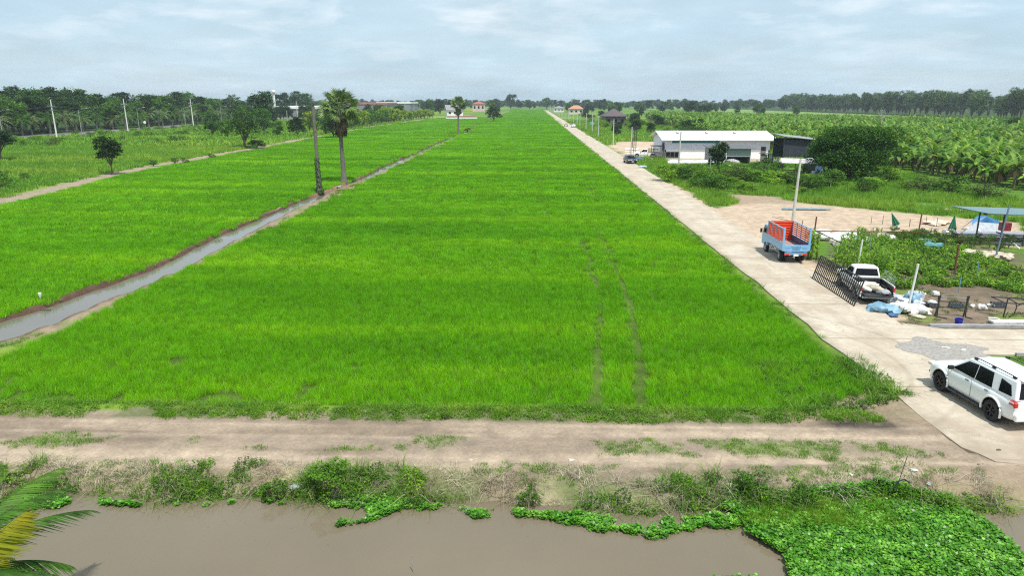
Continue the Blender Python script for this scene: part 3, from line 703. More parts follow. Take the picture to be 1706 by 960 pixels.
cover('bank_weeds', 'green grass and leafy weeds hanging over the canal water', P, [clump('bg%d' % i, 40, .36, .42, .016, .7, GRASS, 440 + i, .3) for i in range(3)] + [weed_mesh('bw%d' % i, (LITEG, BRIG, MIDG)[i], 450 + i, .22, .28, 60, .07) for i in range(3)] + [weed_mesh('bo', OLIVE, 455, .2, .25, 60, .06)], .6, 1.3)
P = np.concatenate([bank(-22, 12, 50, lambda x, y: fbm(x * .5, y, 114) > .36 + .07 * (x > 2), -.45, .4)])
cover('shore_grass', 'fresh green grass fringe along the waterline of the canal', P, [clump('fg%d' % i, 34, .26, .26, .013, .7, (GRASS, BRIG, GRASS)[i], 470 + i, .3) for i in range(3)] + [weed_mesh('fw', LITEG, 475, .18, .2, 44, .06)], .6, 1.2)
def hyacinth(seed):
    g = np.random.default_rng(seed); mb_v = []; n = 9; parts = []
    for i in range(n):
        a = 6.28 * i / n + g.uniform(-.3, .3); L = g.uniform(.10, .22); el = g.uniform(.5, 1.2); r = g.uniform(.04, .062)
        d = np.array([math.cos(a) * math.cos(el), math.sin(a) * math.cos(el), math.sin(el)]); c = d * L
        nrm = np.array([-math.cos(a) * .55 + g.normal(0, .25), -math.sin(a) * .55 + g.normal(0, .25), 1.]); nrm /= np.linalg.norm(nrm)
        s = np.cross(nrm, d); s /= np.linalg.norm(s); t = np.cross(s, nrm)
        ring = [c + (s * math.cos(k * math.pi / 4) * r + t * (math.sin(k * math.pi / 4) * r + r * .6)) + nrm * (.25 * r * abs(math.cos(k * math.pi / 4))) for k in range(8)]
        parts.append((np.array(ring), [np.arange(8)[None, :]]))
        parts.append((np.array([s * .012, -s * .012, c - s * .008, c + s * .008]), [np.array([[0, 1, 2, 3]])]))
    return np_mesh('hy%d' % seed, *merge(parts), HYAC)
HY = [hyacinth(500 + i) for i in range(5)]
PATCH = pxpoly([(1205, 805), (1290, 812), (1440, 815), (1520, 828), (1605, 850), (1640, 880), (1706, 935), (1740, 990), (1330, 1000), (1322, 955), (1300, 918), (1245, 888), (1238, 860), (1212, 845)], WATER_Z + .1)
n = 30000; x = RNG.uniform(4, 14, n); y = RNG.uniform(13.5, 20, n); k = polydist(x, y, PATCH) > -.08 + .5 * (fbm(x * 1.5, y * 1.5, 121) - .5); x, y = x[k], y[k]
k = height(x, y) < -.38 + .2 * fbm(x, y, 7); x, y = x[k], y[k]; zh = np.maximum(WATER_Z, height(x, y)) - .02 + .2 * fbm(x * .6, y * .6, 122)
PH = [np.stack([x, y, zh], 1)]
# ribbons along the shore and the floating rafts
n = 9000; x = RNG.uniform(-20, 7, n); y = shore(x) + RNG.uniform(-1.25, .1, n); wdt = 1.15 * np.clip(fbm(x * .4, 0 * x, 123) * 2.3 - .95 + .05 * (x > 1), 0, 1)
k = (y > shore(x) - wdt) & (fbm(x * 1.2, y * 1.2, 124) > .49); PH.append(np.stack([x[k], y[k], np.full(k.sum(), WATER_Z - .01)], 1))
for (a, b_, rx, ry, q) in ((620, 835, 90, 14, 420), (420, 322, 0, 0, 0), (75, 840, 40, 10, 200), (1240, 972, 55, 4, 120), (905, 976, 40, 3, 60), (1455, 800, 60, 8, 90)):
    if not q: continue
    cx_, cy_ = at(a, b_, WATER_Z); x1_, _ = at(a + rx, b_, WATER_Z); _, y1_ = at(a, b_ - ry, WATER_Z)
    an = RNG.uniform(0, 6.28, q); rr = np.sqrt(RNG.uniform(0, 1, q)); PH.append(np.stack([cx_ + np.cos(an) * rr * (x1_ - cx_), cy_ + np.sin(an) * rr * (y1_ - cy_), np.full(q, WATER_Z - .01)], 1))
P = np.concatenate(PH); n = len(P)
scatter('water_hyacinth', P, RNG.uniform(0, 6.28, n), RNG.uniform(.28, .74, n), RNG.integers(0, 5, n), HY, 'glossy green water hyacinth floating along the canal bank', tilt=RNG.normal(0, .15, (n, 2)))
P = np.array([[p[0], p[1], max(WATER_Z, H1(*p))] for p in [(RNG.uniform(6.2, 10.4), RNG.uniform(17.9, 19.2)) for _ in range(700)]])
cover('reed_grass', 'fresh upright green grass behind the hyacinth raft', P, [clump('ag%d' % i, 34, .3, .26, .014, .4, BRIG, 460 + i) for i in range(3)])

# ------------------------------------------------------------------ shrubs and trees
def bush_meshes(name, R_, H, lsize, per, nl, seed, m, up=.5):
    return tree_meshes(name, H, R_, H * .12, lsize, per, nl, seed, m, BARK, tr=.05 * R_, flat=.85, up=up)
def shrub(label, tm, px, py, sc, rz=0., group=None, name='shrub', cat='shrub', z=None):
    x, y = at(px, py) if px is not None else py
    return make_tree(name, label, cat, tm, (x, y, H1(x, y) if z is None else z), rz, sc, group)
BB = bush_meshes('bright_bush', .7, 1.0, .085, 55, 9, 21, LITEG); DB = bush_meshes('dull_bush', .7, .9, .075, 60, 9, 22, MIDG)
for lab, t_, a, b_, s_ in (('large bright green bush on the canal bank above the floating raft', BB, 545, 800, 1.05), ('rounded bright bush on the bank left of the larger bush', BB, 455, 800, .75),
        ('dark green bush on the bank at the left of the hyacinth raft', DB, 1245, 806, .8), ('green bush in the dry grass near the middle of the bank', DB, 880, 812, .7), ('low dull bush on the bank between raft and bright bush', DB, 690, 810, .6),
        ('small bright bush on the verge between rice and track', BB, 742, 700, .34), ('bushy weed on the bare corner beside the road', DB, 1440, 680, .62), ('low bush on the bank below the burnt patch', DB, 1345, 818, .65)):
    shrub(lab, t_, a, b_, s_, rz=a * .1)

# --- belts
SP1 = [tree_meshes('spreading%d' % i, 12.5, 4.8, .6, .55, 26, 14, 600 + i, (DARKG, DARKG, MIDG)[i], BARK, tr=.22) for i in range(3)]
ROUND = tree_meshes('round', 11, 4.6, .6, .5, 28, 14, 610, MIDG, BARK)
YTREE = tree_meshes('yellowish', 10, 4.4, .6, .5, 28, 14, 611, LITEG, BARK)
CAS = [tree_meshes('feathery%d' % i, 17, 4.2, 1.2, .6, 22, 18, 620 + i, CASU, BARK, tr=.2, flat=1.3, up=.2, aspect=.4) for i in range(3)]
def frond(L, curve, droop, nl, ll, lw, seed, hang=.35, w0=.03, start=.15):
    """feather leaf along +X rising at angle curve and bending down"""
    g = np.random.default_rng(seed); t = np.linspace(0, 1, nl + 1); ang = curve - droop * t
    px_ = np.concatenate([[0], np.cumsum(np.cos(ang[:-1]) * L / nl)]); pz_ = np.concatenate([[0], np.cumsum(np.sin(ang[:-1]) * L / nl)])
    parts = []; V = []; 
    for i in range(nl + 1):
        w_ = w0 * (1 - .8 * t[i]); V += [[px_[i], -w_, pz_[i]], [px_[i], w_, pz_[i]], [px_[i], 0, pz_[i] - w_ * 1.2]]
    V = np.array(V); b_ = np.arange(nl)[:, None] * 3
    parts.append((V, [np.concatenate([b_ + np.array([[0, 1, 4, 3]]), b_ + np.array([[1, 2, 5, 4]]), b_ + np.array([[2, 0, 3, 5]])])]))
    for sgn in (-1, 1):
        for i in range(int(nl * start), nl + 1):
            k = math.sin(min(1, (t[i] - start) / (1 - start) * .95 + .12) * math.pi) ** .5; l_ = ll * (.35 + .65 * k) * g.uniform(.85, 1.1)
            fw = .55 + .35 * t[i]; d = np.array([math.cos(ang[i]) * fw, sgn * .95, math.sin(ang[i]) * fw - hang * g.uniform(.6, 1.3)]); d /= np.linalg.norm(d)
            o = np.array([px_[i], 0, pz_[i]]); s = np.array([math.cos(ang[i]), 0, math.sin(ang[i])]) * lw / 2
            mid = o + d * l_ * .5; tip = o + d * l_ + np.array([0, 0, -l_ * .28 * (1 + hang)])
            parts.append((np.array([o - s, o + s, mid + s * 1.1, mid - s * 1.1, tip]), [np.array([[0, 1, 2, 3]]), np.array([[3, 2, 4]])]))
    return merge(parts)
def rotx(v, F, el, az, roll=0, loc=(0, 0, 0), sc=1):
    M = np.array((Matrix.Rotation(az, 3, 'Z') @ Matrix.Rotation(-el, 3, 'Y') @ Matrix.Rotation(roll, 3, 'X')))
    return (v * sc) @ M.T + np.array(loc), F
def feather_palm(name, H, n, L, seed, m, trunk_r=.22, ll=.8, lw=.09, nl=12, bark=None, dead=5):
    g = np.random.default_rng(seed); parts = []
    for i in range(n):
        el = 1.25 - 1.5 * (i / n) + g.uniform(-.12, .12); v, F = frond(L * g.uniform(.85, 1.1), 0, 1.2 + .5 * (i / n), nl, ll, lw, seed + i)
        parts.append(rotx(v, F, el, i * 2.4 + g.uniform(-.2, .2), 0, (0, 0, H)))
    cr = np_mesh(name + '_crown', *merge(parts), m)
    b = MB(); b.tube([(0, 0, -.2), (.05, 0, H * .3), (.02, .04, H * .7), (0, 0, H + .15)], [trunk_r * 1.5, trunk_r, trunk_r * .9, trunk_r], 9)
    return b.mesh(name + '_trunk', bark or BARKP), cr
OILP = [feather_palm('oil_palm%d' % i, 4.2, 22, 4.3, 640 + i * 40, MIDG if i else PALMG, .25, .9, .16, 9) for i in range(2)]
g = np.random.default_rng(5); protos = {}
def place(key, name, label, cat, tm, x, y, rz, sc, group):
    if key in protos: return copy_tree(protos[key], None, (x, y, H1(x, y) - .05), rz, sc, label, group)
    protos[key] = make_tree(name, label, cat, tm, (x, y, H1(x, y) - .05), rz, sc, group); return protos[key]
GL = 'trees of the dark belt behind the highway'
i = 0; yb = 140.
while yb < 640:
    for row in range(3):
        xb = -170 - row * 11 + g.uniform(-3, 3) - .02 * (yb - 200); k = g.integers(0, 5); s = g.uniform(.95, 1.3) * (1.0 if row < 2 else 1.12)
        if yb > 430 and row < 2 and g.uniform() < .6: continue
        if yb > 430: s *= .72
        place('L%d' % k, 'belt_tree', ('dense dark green tree in the belt beyond the highway', 'tall dark spreading tree in the belt beyond the highway', 'mid green tree in the belt beyond the highway', 'rounded green tree in the belt beyond the highway', 'light yellowish green tree in the belt beyond the highway')[k], 'tree', (SP1 + [ROUND, YTREE])[k], xb, yb + g.uniform(-3, 3), g.uniform(0, 6.28), s, GL)
    yb += 8.2 if yb < 430 else 12
for k in range(36):
    yb = 165 + k * 7.6 + g.uniform(-2, 2); place('O%d' % (k % 2), 'oil_palm', ('feathery oil palm', 'bright feathery oil palm')[1 - k % 2] + ' beside the highway in front of the tree belt', 'palm tree', OILP[k % 2], -164 - .02 * (yb - 200) + g.uniform(-2.5, 1.5), yb, g.uniform(0, 6.28), g.uniform(.9, 1.3), 'oil palms along the highway')
# right far belt of feathery trees
for k in range(150):
    t_ = k / 150; yb = 330 + 560 * t_ ** 1.15 + g.uniform(-3, 3); xb = 296 + g.uniform(-6, 8) + (k % 3) * 7
    kk = k % 3; place('C%d' % kk, 'feathery_tree', ('tall grey-green feathery tree in the far belt', 'slender grey-green feathery tree in the far belt', 'bushy-topped grey-green feathery tree in the far belt')[kk], 'tree', CAS[kk], xb, yb, g.uniform(0, 6.28), g.uniform(.88, 1.2), 'trees of the far belt beyond the plantation')
# horizon wood: too far and too dense to count
hx, hy, hs = [], [], []
for a in np.linspace(-43, 40, 620):
    dist = g.uniform(820, 1500); px_, py_ = math.tan(R(a)) * dist, dist
    if abs(px_) < 60 and dist < 1060: py_ = g.uniform(1060, 1400)
    hx.append(px_); hy.append(py_); hs.append(g.uniform(.7, 1.25))
def solid_tree(tm):
    return tm[1]
P = np.stack([hx, hy, np.full(len(hx), -.5)], 1); scatter('distant_woods', P, g.uniform(0, 6.28, len(P)), np.array(hs), g.integers(0, 4, len(P)), [solid_tree(t_) for t_ in SP1 + [ROUND]], 'hazy distant woods all along the horizon')

# individual mid-distance trees: label, mesh, px, py(base), scale
MT = tree_meshes('big_round', 10, 4.4, 1.8, .42, 26, 13, 630, MIDG, BARK, tr=.28)
MT2 = tree_meshes('leafy', 9.6, 4.2, 1.6, .36, 30, 13, 631, MIDG, BARK, tr=.3, flat=1.1)
LONE = tree_meshes('lone', 6.1, 2.1, 1.5, .24, 150, 12, 632, DARKG, BARK, tr=.13, flat=.8)
DKB = bush_meshes('dark_clump', 3.1, 6.2, .32, 60, 11, 633, DARKG, .2)
GRB = bush_meshes('green_clump', 2.2, 3.0, .22, 40, 10, 634, MIDG); YGB = bush_meshes('yellow_clump', 2.0, 2.3, .2, 60, 10, 635, BRIG)
OLB = bush_meshes('olive_clump', 2.0, 2.4, .2, 40, 10, 636, OLIVE)
def tre(label, tm, px, py, sc=1., rz=None, cat='tree', name='broadleaf_tree', group=None):
    x, y = at(px, py); return make_tree(name, label, cat, tm, (x, y, H1(x, y) - .05), px * .37 if rz is None else rz, sc, group)
tre('small round dark tree standing alone on the left meadow edge', LONE, 187, 291, 1., name='lone_tree')
tre('tall leafy green tree with dark shrubs at its foot beside the left rice field', MT2, 408, 247, 1.02)
tre('dark tree cut by the left edge of the photo', LONE, 2, 268, (1.5, 1.5, 1.05))
shrub('dark bush at the left edge beside the dirt strip', GRB, 4, 316, .8)
shrub('low dark shrubs at the foot of the leafy tree', DKB, 428, 247, (.7, .7, .33))
tre('dense dark green rounded clump right of the leafy tree', DKB, 495, 228, 1.03, name='bamboo_clump', cat='bamboo')
tre('broad dark green tree behind the living sugar palm', DKB, 556, 229, (1.35, 1.35, 1.1))
for k, (a, b_, s_, lab) in enumerate(((440, 222, .85, 'green tree behind the leafy tree, right side'), (355, 226, .75, 'green tree left of the leafy tree'), (463, 228, .5, 'small light tree between leafy tree and dark clump'), (378, 229, .55, 'low tree close behind the leafy tree'))):
    tre(lab, ROUND, a, b_, s_)
x_, y_ = -110, 300; make_tree('dark_tree', 'tall dark tree rising above the leafy tree', 'tree', SP1[0], (x_, y_, 0), 1, 1.28)
x_, y_ = -116, 330; make_tree('slim_tree', 'slimmer light green treetop left of the tall dark tree', 'tree', CAS[0], (x_ - 18, y_, 0), 1, .85)
for k, (a, d_, s_, lab) in enumerate(((476, 520, 1.45, 'round treetop right of the white tower'), (497, 560, 1.5, 'broad treetop behind the long white factory roof'), (515, 600, 1.45, 'hazy treetop left of the dead trunk'), (717, 640, 1.25, 'tall hazy tree above the white house'), (735, 600, 1.1, 'rounded hazy tree beside the white house'), (752, 610, 1., 'dark tree behind the near sugar palm in the row'), (850, 1000, 1.7, 'big rounded dark tree at the far end of the rice field'), (908, 1010, 1.55, 'tree at the far end of the concrete road'), (826, 900, 1.2, 'hazy tree behind the farthest sugar palm'), (880, 1010, 1.0, 'low tree at the far end of the field between the two big ones'))):
    y_ = float(d_); x_ = (a - 884) / FPX * d_; make_tree('far_tree', lab, 'tree', (SP1 + [ROUND])[k % 4], (x_, y_, 0), k, s_)
# woods edge between left field and horizon, left of the centre
for k in range(96):
    y_ = g.uniform(430, 860); x_ = g.uniform(-160, -86) if y_ < 640 else g.uniform(-130, -52)
    if k > 60: y_ = g.uniform(420, 475); x_ = -186 + (k - 60) * 3.0; place('M%d' % (k % 3), 'grove_tree', ('dark green tree in the grove beyond the left rice field', 'spreading tree in the grove beyond the left rice field', 'green tree in the grove beyond the left rice field')[k % 3], 'tree', SP1[k % 3], x_, y_, g.uniform(0, 6), g.uniform(.45, .8) if k <= 60 else g.uniform(.62, .78), 'trees of the grove beyond the left rice field')
# hedge of fruit trees along the left rice field
FT = bush_meshes('fruit_tree', 2.6, 6.6, .42, 34, 11, 640, YELLG, .35); FT2 = bush_meshes('fruit_tree2', 2.5, 6.2, .38, 34, 11, 641, LITEG, .35)
for k in range(76):
    y_ = 262 + (k // 2) * 6.2 + g.uniform(-1.5, 1.5); x_ = left_edge(y_) - 6 - (k % 2) * 4.5 + g.uniform(-.8, .8)
    if 345 < y_ < 352: continue
    q = 0 if (y_ < 330 or y_ > 370) and k % 3 else 1
    place('F%d' % q, 'fruit_tree', ('yellow-green leafy fruit tree in the row along the left rice field', 'green leafy fruit tree in the row along the left rice field')[q], 'tree', (FT, FT2)[q], x_, y_, g.uniform(0, 6), g.uniform(.95, 1.3) * (1.0 if y_ < 400 else .75), 'fruit trees along the left rice field')
# meadow shrubs near the highway
for k in range(90):
    y_ = g.uniform(150, 330); x_ = g.uniform(-150, -112) if k % 3 else g.uniform(-140, -85)
    if k > 46: x_ = g.uniform(-149.5, -141)
    place('S%d' % (k % 3), 'shrub', ('green shrub on the meadow before the highway', 'light green shrub on the meadow before the highway', 'olive shrub on the meadow before the highway')[k % 3], 'shrub', (GRB, YGB, OLB)[k % 3], x_, y_, g.uniform(0, 6), g.uniform(.45, .95), 'shrubs on the left meadow')
for k, (a, b_) in enumerate(((305, 272), (322, 270), (365, 262), (270, 276), (435, 247), (450, 244), (60, 300))):
    x_, y_ = at(a, b_ + 1); place('S0', 'shrub', 'x', 'shrub', GRB, x_ - 1.5, y_, k, (.42, .42, .4), 'shrubs on the left meadow')['label'] = 'low dark shrub on the earth bank beside the left rice field'
# clumps along the road on the right
for k in range(84):
    y_ = 205 + 320 * (k / 84) ** 1.2 + g.uniform(-5, 5); x_ = g.uniform(25, 58) + .03 * (y_ - 200)
    if y_ < 262 and 28 < x_ < 46 : x_ += 14
    q = int(g.integers(0, 4)); place('R%d' % q, 'roadside_shrub', ('green shrub beside the far stretch of road', 'bright green shrub beside the far stretch of road', 'olive shrub beside the far stretch of road', 'dark green tree beside the far stretch of road')[q], 'shrub', (GRB, YGB, OLB, DKB)[q], x_, y_, g.uniform(0, 6), g.uniform(.8, 1.35) * (1 if q < 3 else .62), 'shrubs beside the far road')
tre('round dark tree at the left corner of the banana plantation', DKB, 1058, 206, (1.0, 1.0, .86))
for k in range(40):
    y_ = g.uniform(520, 860); x_ = g.uniform(26, 200); place('M%d' % (k % 3), 'grove_tree', 'dark tree beyond the far end of the plantation', 'tree', SP1[k % 3], x_, y_, g.uniform(0, 6), g.uniform(.5, .8) * (1.25 if k == 0 else 1), 'trees beyond the plantation')
tre('dark round tree standing above the far plantation edge', SP1[1], 1158, 186.5, .95)
# bushes between road and shed
BL = [(1135, 296, 1, 'wide green bush right of the road beside the tall pole'), (1155, 301, 0, 'dense green bush behind the tall pole'), (1200, 300, 0, 'dark green bush in front of the grey annex'), (1222, 303, 2, 'olive bush below the grey annex'), (1255, 303, 1, 'bright bush in front of the warehouse corner'), (1290, 305, 1, 'bright yellow-green bush below the dark shed'), (1315, 306, 2, 'olive bush below the dark shed'), (1350, 312, 1, 'bright bush left of the big spreading tree'), (1275, 300, 0, 'dark bush below the junk heap'), (1235, 298, 1, 'light green bush behind the thin pole'), (1380, 312, 0, 'dark bush at the foot of the big spreading tree'), (1172, 306, 1, 'low bright bush on the meadow edge'), (1445, 305, 0, 'dark bush right of the big spreading tree'), (1530, 318, 2, 'dull reed bush before the banana plants'), (1580, 322, 0, 'dark weedy bush before the banana plants'), (1640, 330, 2, 'olive weedy bush before the banana plants'), (1480, 300, 1, 'light bush at the plantation corner'), (1112, 300, 1, 'bushy weeds at the road edge')]
for a, b_, q, lab in BL: shrub(lab, (GRB, YGB, OLB)[q], a, b_ + 2, (1.15, 1.15, .8 + .3 * ((a * 7) % 5) / 5), rz=a)
for k in range(34):
    x_, y_ = g.uniform(20.5, 44), g.uniform(88, 122)
    if x_ < 33 and y_ > 112: y_ -= 22
    q = k % 2; place('Q%d' % q, 'meadow_shrub', ('bright leafy shrub in the thicket between road and spreading tree', 'green shrub in the thicket between road and spreading tree')[q], 'shrub', (YGB, GRB)[q], x_, y_, g.uniform(0, 6), (g.uniform(.7, 1.1), g.uniform(.7, 1.1), g.uniform(.4, .75)), 'shrubs of the roadside thicket')
tre('young upright tree in front of the grey annex', LONE, 1193, 299, (.75, .75, .92))
RT = tree_meshes('rain_tree', 8.1, 7.0, .5, .26, 70, 22, 650, DARKG, BARK, tr=.34, flat=.55)
RT[1].materials[0] = leaf_mat('rain_tree_leaf', ((.026, .085, .008), (.052, .15, .010), (.11, .24, .016)), .5, .28)
tre('big spreading dark green tree right of the dark shed', RT, 1412, 301, (1.0, .95, .93), name='rain_tree', rz=.4)
tre('rounded bushy tree at the right edge above the banana plants', MT, 1685, 222, (.62, .62, .62))
# dead tree
b = MB(); gg = random.Random(4)
def branch(p, d, L, r, dep):
    q = p + d * L; b.tube([p, p.lerp(q, .5) + Vector((gg.uniform(-.1, .1), gg.uniform(-.1, .1), .05)) * L * .4, q], [r, r * .75, r * .5], 5)
    if dep: 
        for _ in range(3): 
            dd = (d + Vector((gg.uniform(-.8, .8), gg.uniform(-.8, .8), gg.uniform(-.1, .5)))).normalized(); branch(q, dd, L * gg.uniform(.55, .8), r * .5, dep - 1)
branch(Vector((0, 0, 0)), Vector((.05, 0, 1)), 3.2, .2, 4)
x_, y_ = at(1466, 226); t = thing('dead_tree', 'bare grey dead tree standing in the banana plantation', 'tree', (x_, y_, 0)); b.build('trunk', mat('grey_wood', (.34, .31, .29), .9), t)

# ------------------------------------------------------------------ sugar palms
def fan_leaf(seed, Rf=1.15, pet=1.3, n=22):
    g_ = np.random.default_rng(seed); parts = [(np.array([[0, -.03, 0], [0, .03, 0], [pet, .02, 0], [pet, -.02, 0]]), [np.array([[0, 1, 2, 3]])])]
    for i in range(n):
        a0 = -2.15 + 4.3 * i / n; a1 = a0 + 4.3 / n; am = (a0 + a1) / 2; r = Rf * g_.uniform(.85, 1.08) * (1 - .12 * abs(am)); zz_ = .10 * (1 if i % 2 else -1) * .6
        f = lambda a, rr, z: [pet + math.cos(a) * rr, math.sin(a) * rr, z]
        parts.append((np.array([[pet, 0, 0], f(a0, r * .62, .02), f(am, r, -.22 * g_.uniform(.3, 1.4)), f(a1, r * .62, .02), f(am, r * .5, .06)]), [np.array([[0, 1, 4], [4, 1, 2], [4, 2, 3], [0, 4, 3]])]))
    return merge(parts)
def sugar_palm_meshes(name, H, seed, n=34, dead=26, n2=22, sc=1.):
    g_ = np.random.default_rng(seed); P_ = []; D_ = []
    for i in range(n):
        el = math.asin(min(.98, max(-.75, .98 - 1.62 * (i / n)))) + g_.uniform(-.12, .12); v, F = fan_leaf(seed + i, n=n2); P_.append(rotx(v, F, el, i * 2.399, g_.uniform(-.9, .9), (0, 0, H - .2), sc))
    for i in range(dead):
        v, F = fan_leaf(seed + 99 + i, .85, .9, 12); D_.append(rotx(v, F, g_.uniform(-1.5, -1.05), i * 2.399, g_.uniform(-1, 1), (0, 0, H - .5 - g_.uniform(0, 1.7)), sc))
    b = MB(); b.tube([(0, 0, -.2), (.03, 0, .5), (.02, .03, 1.6), (-.05, 0, H * .5), (-.12, 0, H)], [.55, .43, .33, .26, .24], 12)
    return b.mesh(name + '_trunk', BARKP), np_mesh(name + '_crown', *merge(P_), PALMG), np_mesh(name + '_skirt', *merge(D_), DEADL)
SPM = sugar_palm_meshes('sugar_palm', 10.2, 700, n=32, dead=34, sc=1.3)
def sugar_palm(label, x, y, sc, rz):
    t = thing('sugar_palm', label, 'palm tree', (x, y, H1(x, y)), rz, 'sugar palms along the ditch'); t.scale = (sc,) * 3
    obj('trunk', SPM[0], t); obj('crown', SPM[1], t); obj('dead_fronds', SPM[2], t); return t
x_, y_ = at(573, 304); sp = sugar_palm('tall sugar palm with full crown beside the bare dead trunk', x_, y_, 1., .3)
x_, y_ = at(764, 223); copy_tree(sp, None, (x_, y_, 0), 1.4, 1.0, 'mid-distance sugar palm standing alone along the ditch')
x_, y_ = at(818, 200); copy_tree(sp, None, (x_, y_, 0), 2.2, .92, 'farthest sugar palm behind the dense round bush')
x_, y_ = at(820, 201); make_tree('round_bush', 'dense dark round bush below the farthest sugar palm', 'bush', DKB, (x_ + 1.5, y_ - 12, 0), 0, (1.55, 1.55, 1.35))
x_, y_ = at(779, 220); make_tree('yellow_bush', 'small yellow-green bush on the ditch bank beside the middle palm', 'bush', FT, (x_, y_, 0), 0, (.7, 1.2, .28))
x_, y_ = at(533, 321); t = thing('dead_palm_trunk', 'bare headless palm trunk wrapped in creeper at its base', 'dead trunk', (x_, y_, H1(x_, y_)))
b = MB(); b.tube([(0, 0, -.2), (-.05, 0, .6), (-.06, 0, 3), (-.1, 0, 7), (-.15, 0, 10.6)], [.44, .34, .22, .205, .20], 12); b.build('trunk', BARKP, t, smooth=40)
g2 = np.random.default_rng(8); n = 700; a_ = g2.uniform(0, 6.28, n); z_ = 4.6 * g2.uniform(0, 1, n) ** 1.6; r_ = .24 + .12 * g2.uniform(0, 1, n) + .15 * (z_ < .8)
obj('creeper', np_mesh('creeper', *leaves(np.stack([r_ * np.cos(a_) - .03 * z_, r_ * np.sin(a_), z_], 1), .2, 3), DARKG), t)
b = MB(); b.tube([(-.15, 0, 10.5), (-.1, .05, 10.9)], [.2, .08], 7); b.add([(-.2, 0, 10.6), (.2, .1, 10.9), (0, .2, 10.8)], [(0, 1, 2)]); b.build('stump_top', mat('charred', (.03, .028, .025), .95), t)
b = MB(); b.box((0, 0, .12), (1.0, .5, .18)); x_, y_ = at(562, 310)
tag(b.build('stump', mat('grey_wood', (.34, .31, .29)), bevel=.05), 'pale weathered stump lying between the two palm trunks', 'stump').location = (x_, y_, H1(x_, y_))

# ------------------------------------------------------------------ banana plants
def banana_parts(seed, H=2.3, n=13, L=2.0, dead=6):
    g_ = np.random.default_rng(seed); P_ = []; D_ = []
    def leaf(L_, W, el, az, roll, drp, ns=6):
        t_ = np.linspace(0, 1, ns + 1); an = -drp * t_ ** 1.3; xx = np.concatenate([[0], np.cumsum(np.cos(an[:-1]) * L_ / ns)]); zz_ = np.concatenate([[0], np.cumsum(np.sin(an[:-1]) * L_ / ns)])
        wd = W * np.array([.06, .55, .95, 1, .9, .6, .08])[:ns + 1]; V = []
        for i in range(ns + 1):
            j = 1 + g_.uniform(-.12, .12); V += [[xx[i], -wd[i] * j, zz_[i] - wd[i] * .25], [xx[i], 0, zz_[i] + .02], [xx[i], wd[i] * j, zz_[i] - wd[i] * .25]]
        b_ = np.arange(ns)[:, None] * 3
        return rotx(np.array(V), [np.concatenate([b_ + np.array([[0, 1, 4, 3]]), b_ + np.array([[1, 2, 5, 4]])])], el, az, roll, (0, 0, H * .92))
    for i in range(n): P_.append(leaf(L * g_.uniform(.8, 1.15), .27, 1.3 - 1.15 * i / n + g_.uniform(-.2, .2), i * 2.4 + g_.uniform(-.3, .3), g_.uniform(-.3, .3), 1.3 + 1.2 * i / n + g_.uniform(-.2, .4)))
    for i in range(dead): D_.append(leaf(L * .7, .18, -.9 + g_.uniform(-.3, .3), i * 2.2, g_.uniform(-.8, .8), .6))
    return merge(P_), merge(D_)
BAN = []
DRYB = leaf_mat('dry_banana_leaf', ((.20, .13, .06), (.34, .24, .11), (.46, .36, .18)), 1., .2)
STEM = mat('banana_stem', (.17, .15, .07), .8, var=.5, scale=3.)
for i in range(4):
    lv, dv = banana_parts(800 + i, 1.75 + .2 * i); mb = MB(); mb.tube([(0, 0, -.1), (.02, 0, 1.), (0, 0, 1.75)], [.14, .11, .07], 7)
    BAN.append((mb.mesh('banana_stem%d' % i, STEM), np_mesh('banana_leaves%d' % i, *lv, BANAG), np_mesh('banana_dead%d' % i, *dv, DRYB), lv, dv))
def ban_in(x, y):
    fx = np.interp(y, [90, 93, 119, 124, 150, 240, 440, 560], [64, 62, 59.7, 57, 54, 56, 68, 90])
    return (x > fx + 1.5 * (vnoise(y * .1, 0 * y, 5) - .5)) & (y > 92.8 + (x - 62) * -1.0) & (y > 84) & (x < 215) & (y < 330 + 1.9 * (215 - x) ) & (y < 600)
gx, gy = np.meshgrid(np.arange(50, 216, 2.5), np.arange(84, 600, 2.5)); bx = gx.ravel() + RNG.uniform(-.8, .8, gx.size); by = gy.ravel() + RNG.uniform(-.8, .8, gx.size)
k = ban_in(bx, by) & (np.abs(np.degrees(np.arctan2(bx, by)) ) < 41); bx, by = bx[k], by[k]
o_ = np.argsort(np.hypot(bx, by)); bx, by = bx[o_], by[o_]
firsts = {}
for j in range(296):
    q = j % 4; lab = 'green banana plant with arching leaves near the front of the plantation'
    loc = (bx[j], by[j], H1(bx[j], by[j])); s_ = RNG.uniform(.85, 1.4)
    if q in firsts: copy_tree(firsts[q], None, loc, RNG.uniform(0, 6.28), s_, lab)
    else:
        t = thing('banana_plant', lab, 'banana plant', loc, 0, 'banana plants at the front of the plantation'); t.scale = (s_,) * 3
        obj('stem', BAN[q][0], t); obj('leaves', BAN[q][1], t); obj('dry_leaves', BAN[q][2], t); firsts[q] = t
def far_ban(i):
    me = np_mesh('fb%d' % i, *merge([BAN[i][3], BAN[i][4]]), BANAG); me.materials.append(DRYB)
    nl = sum(len(f) for f in BAN[i][3][1]); arr = np.zeros(len(me.polygons), np.int32); arr[nl:] = 1; me.polygons.foreach_set('material_index', arr); return me
FB = [far_ban(i) for i in range(4)]
n = len(bx) - 296
scatter('far_banana_plantation', np.stack([bx[296:], by[296:], np.zeros(n)], 1), RNG.uniform(0, 6.28, n), RNG.uniform(.8, 1.35, n), RNG.integers(0, 4, n), FB, 'dense rows of banana plants filling the rest of the plantation')

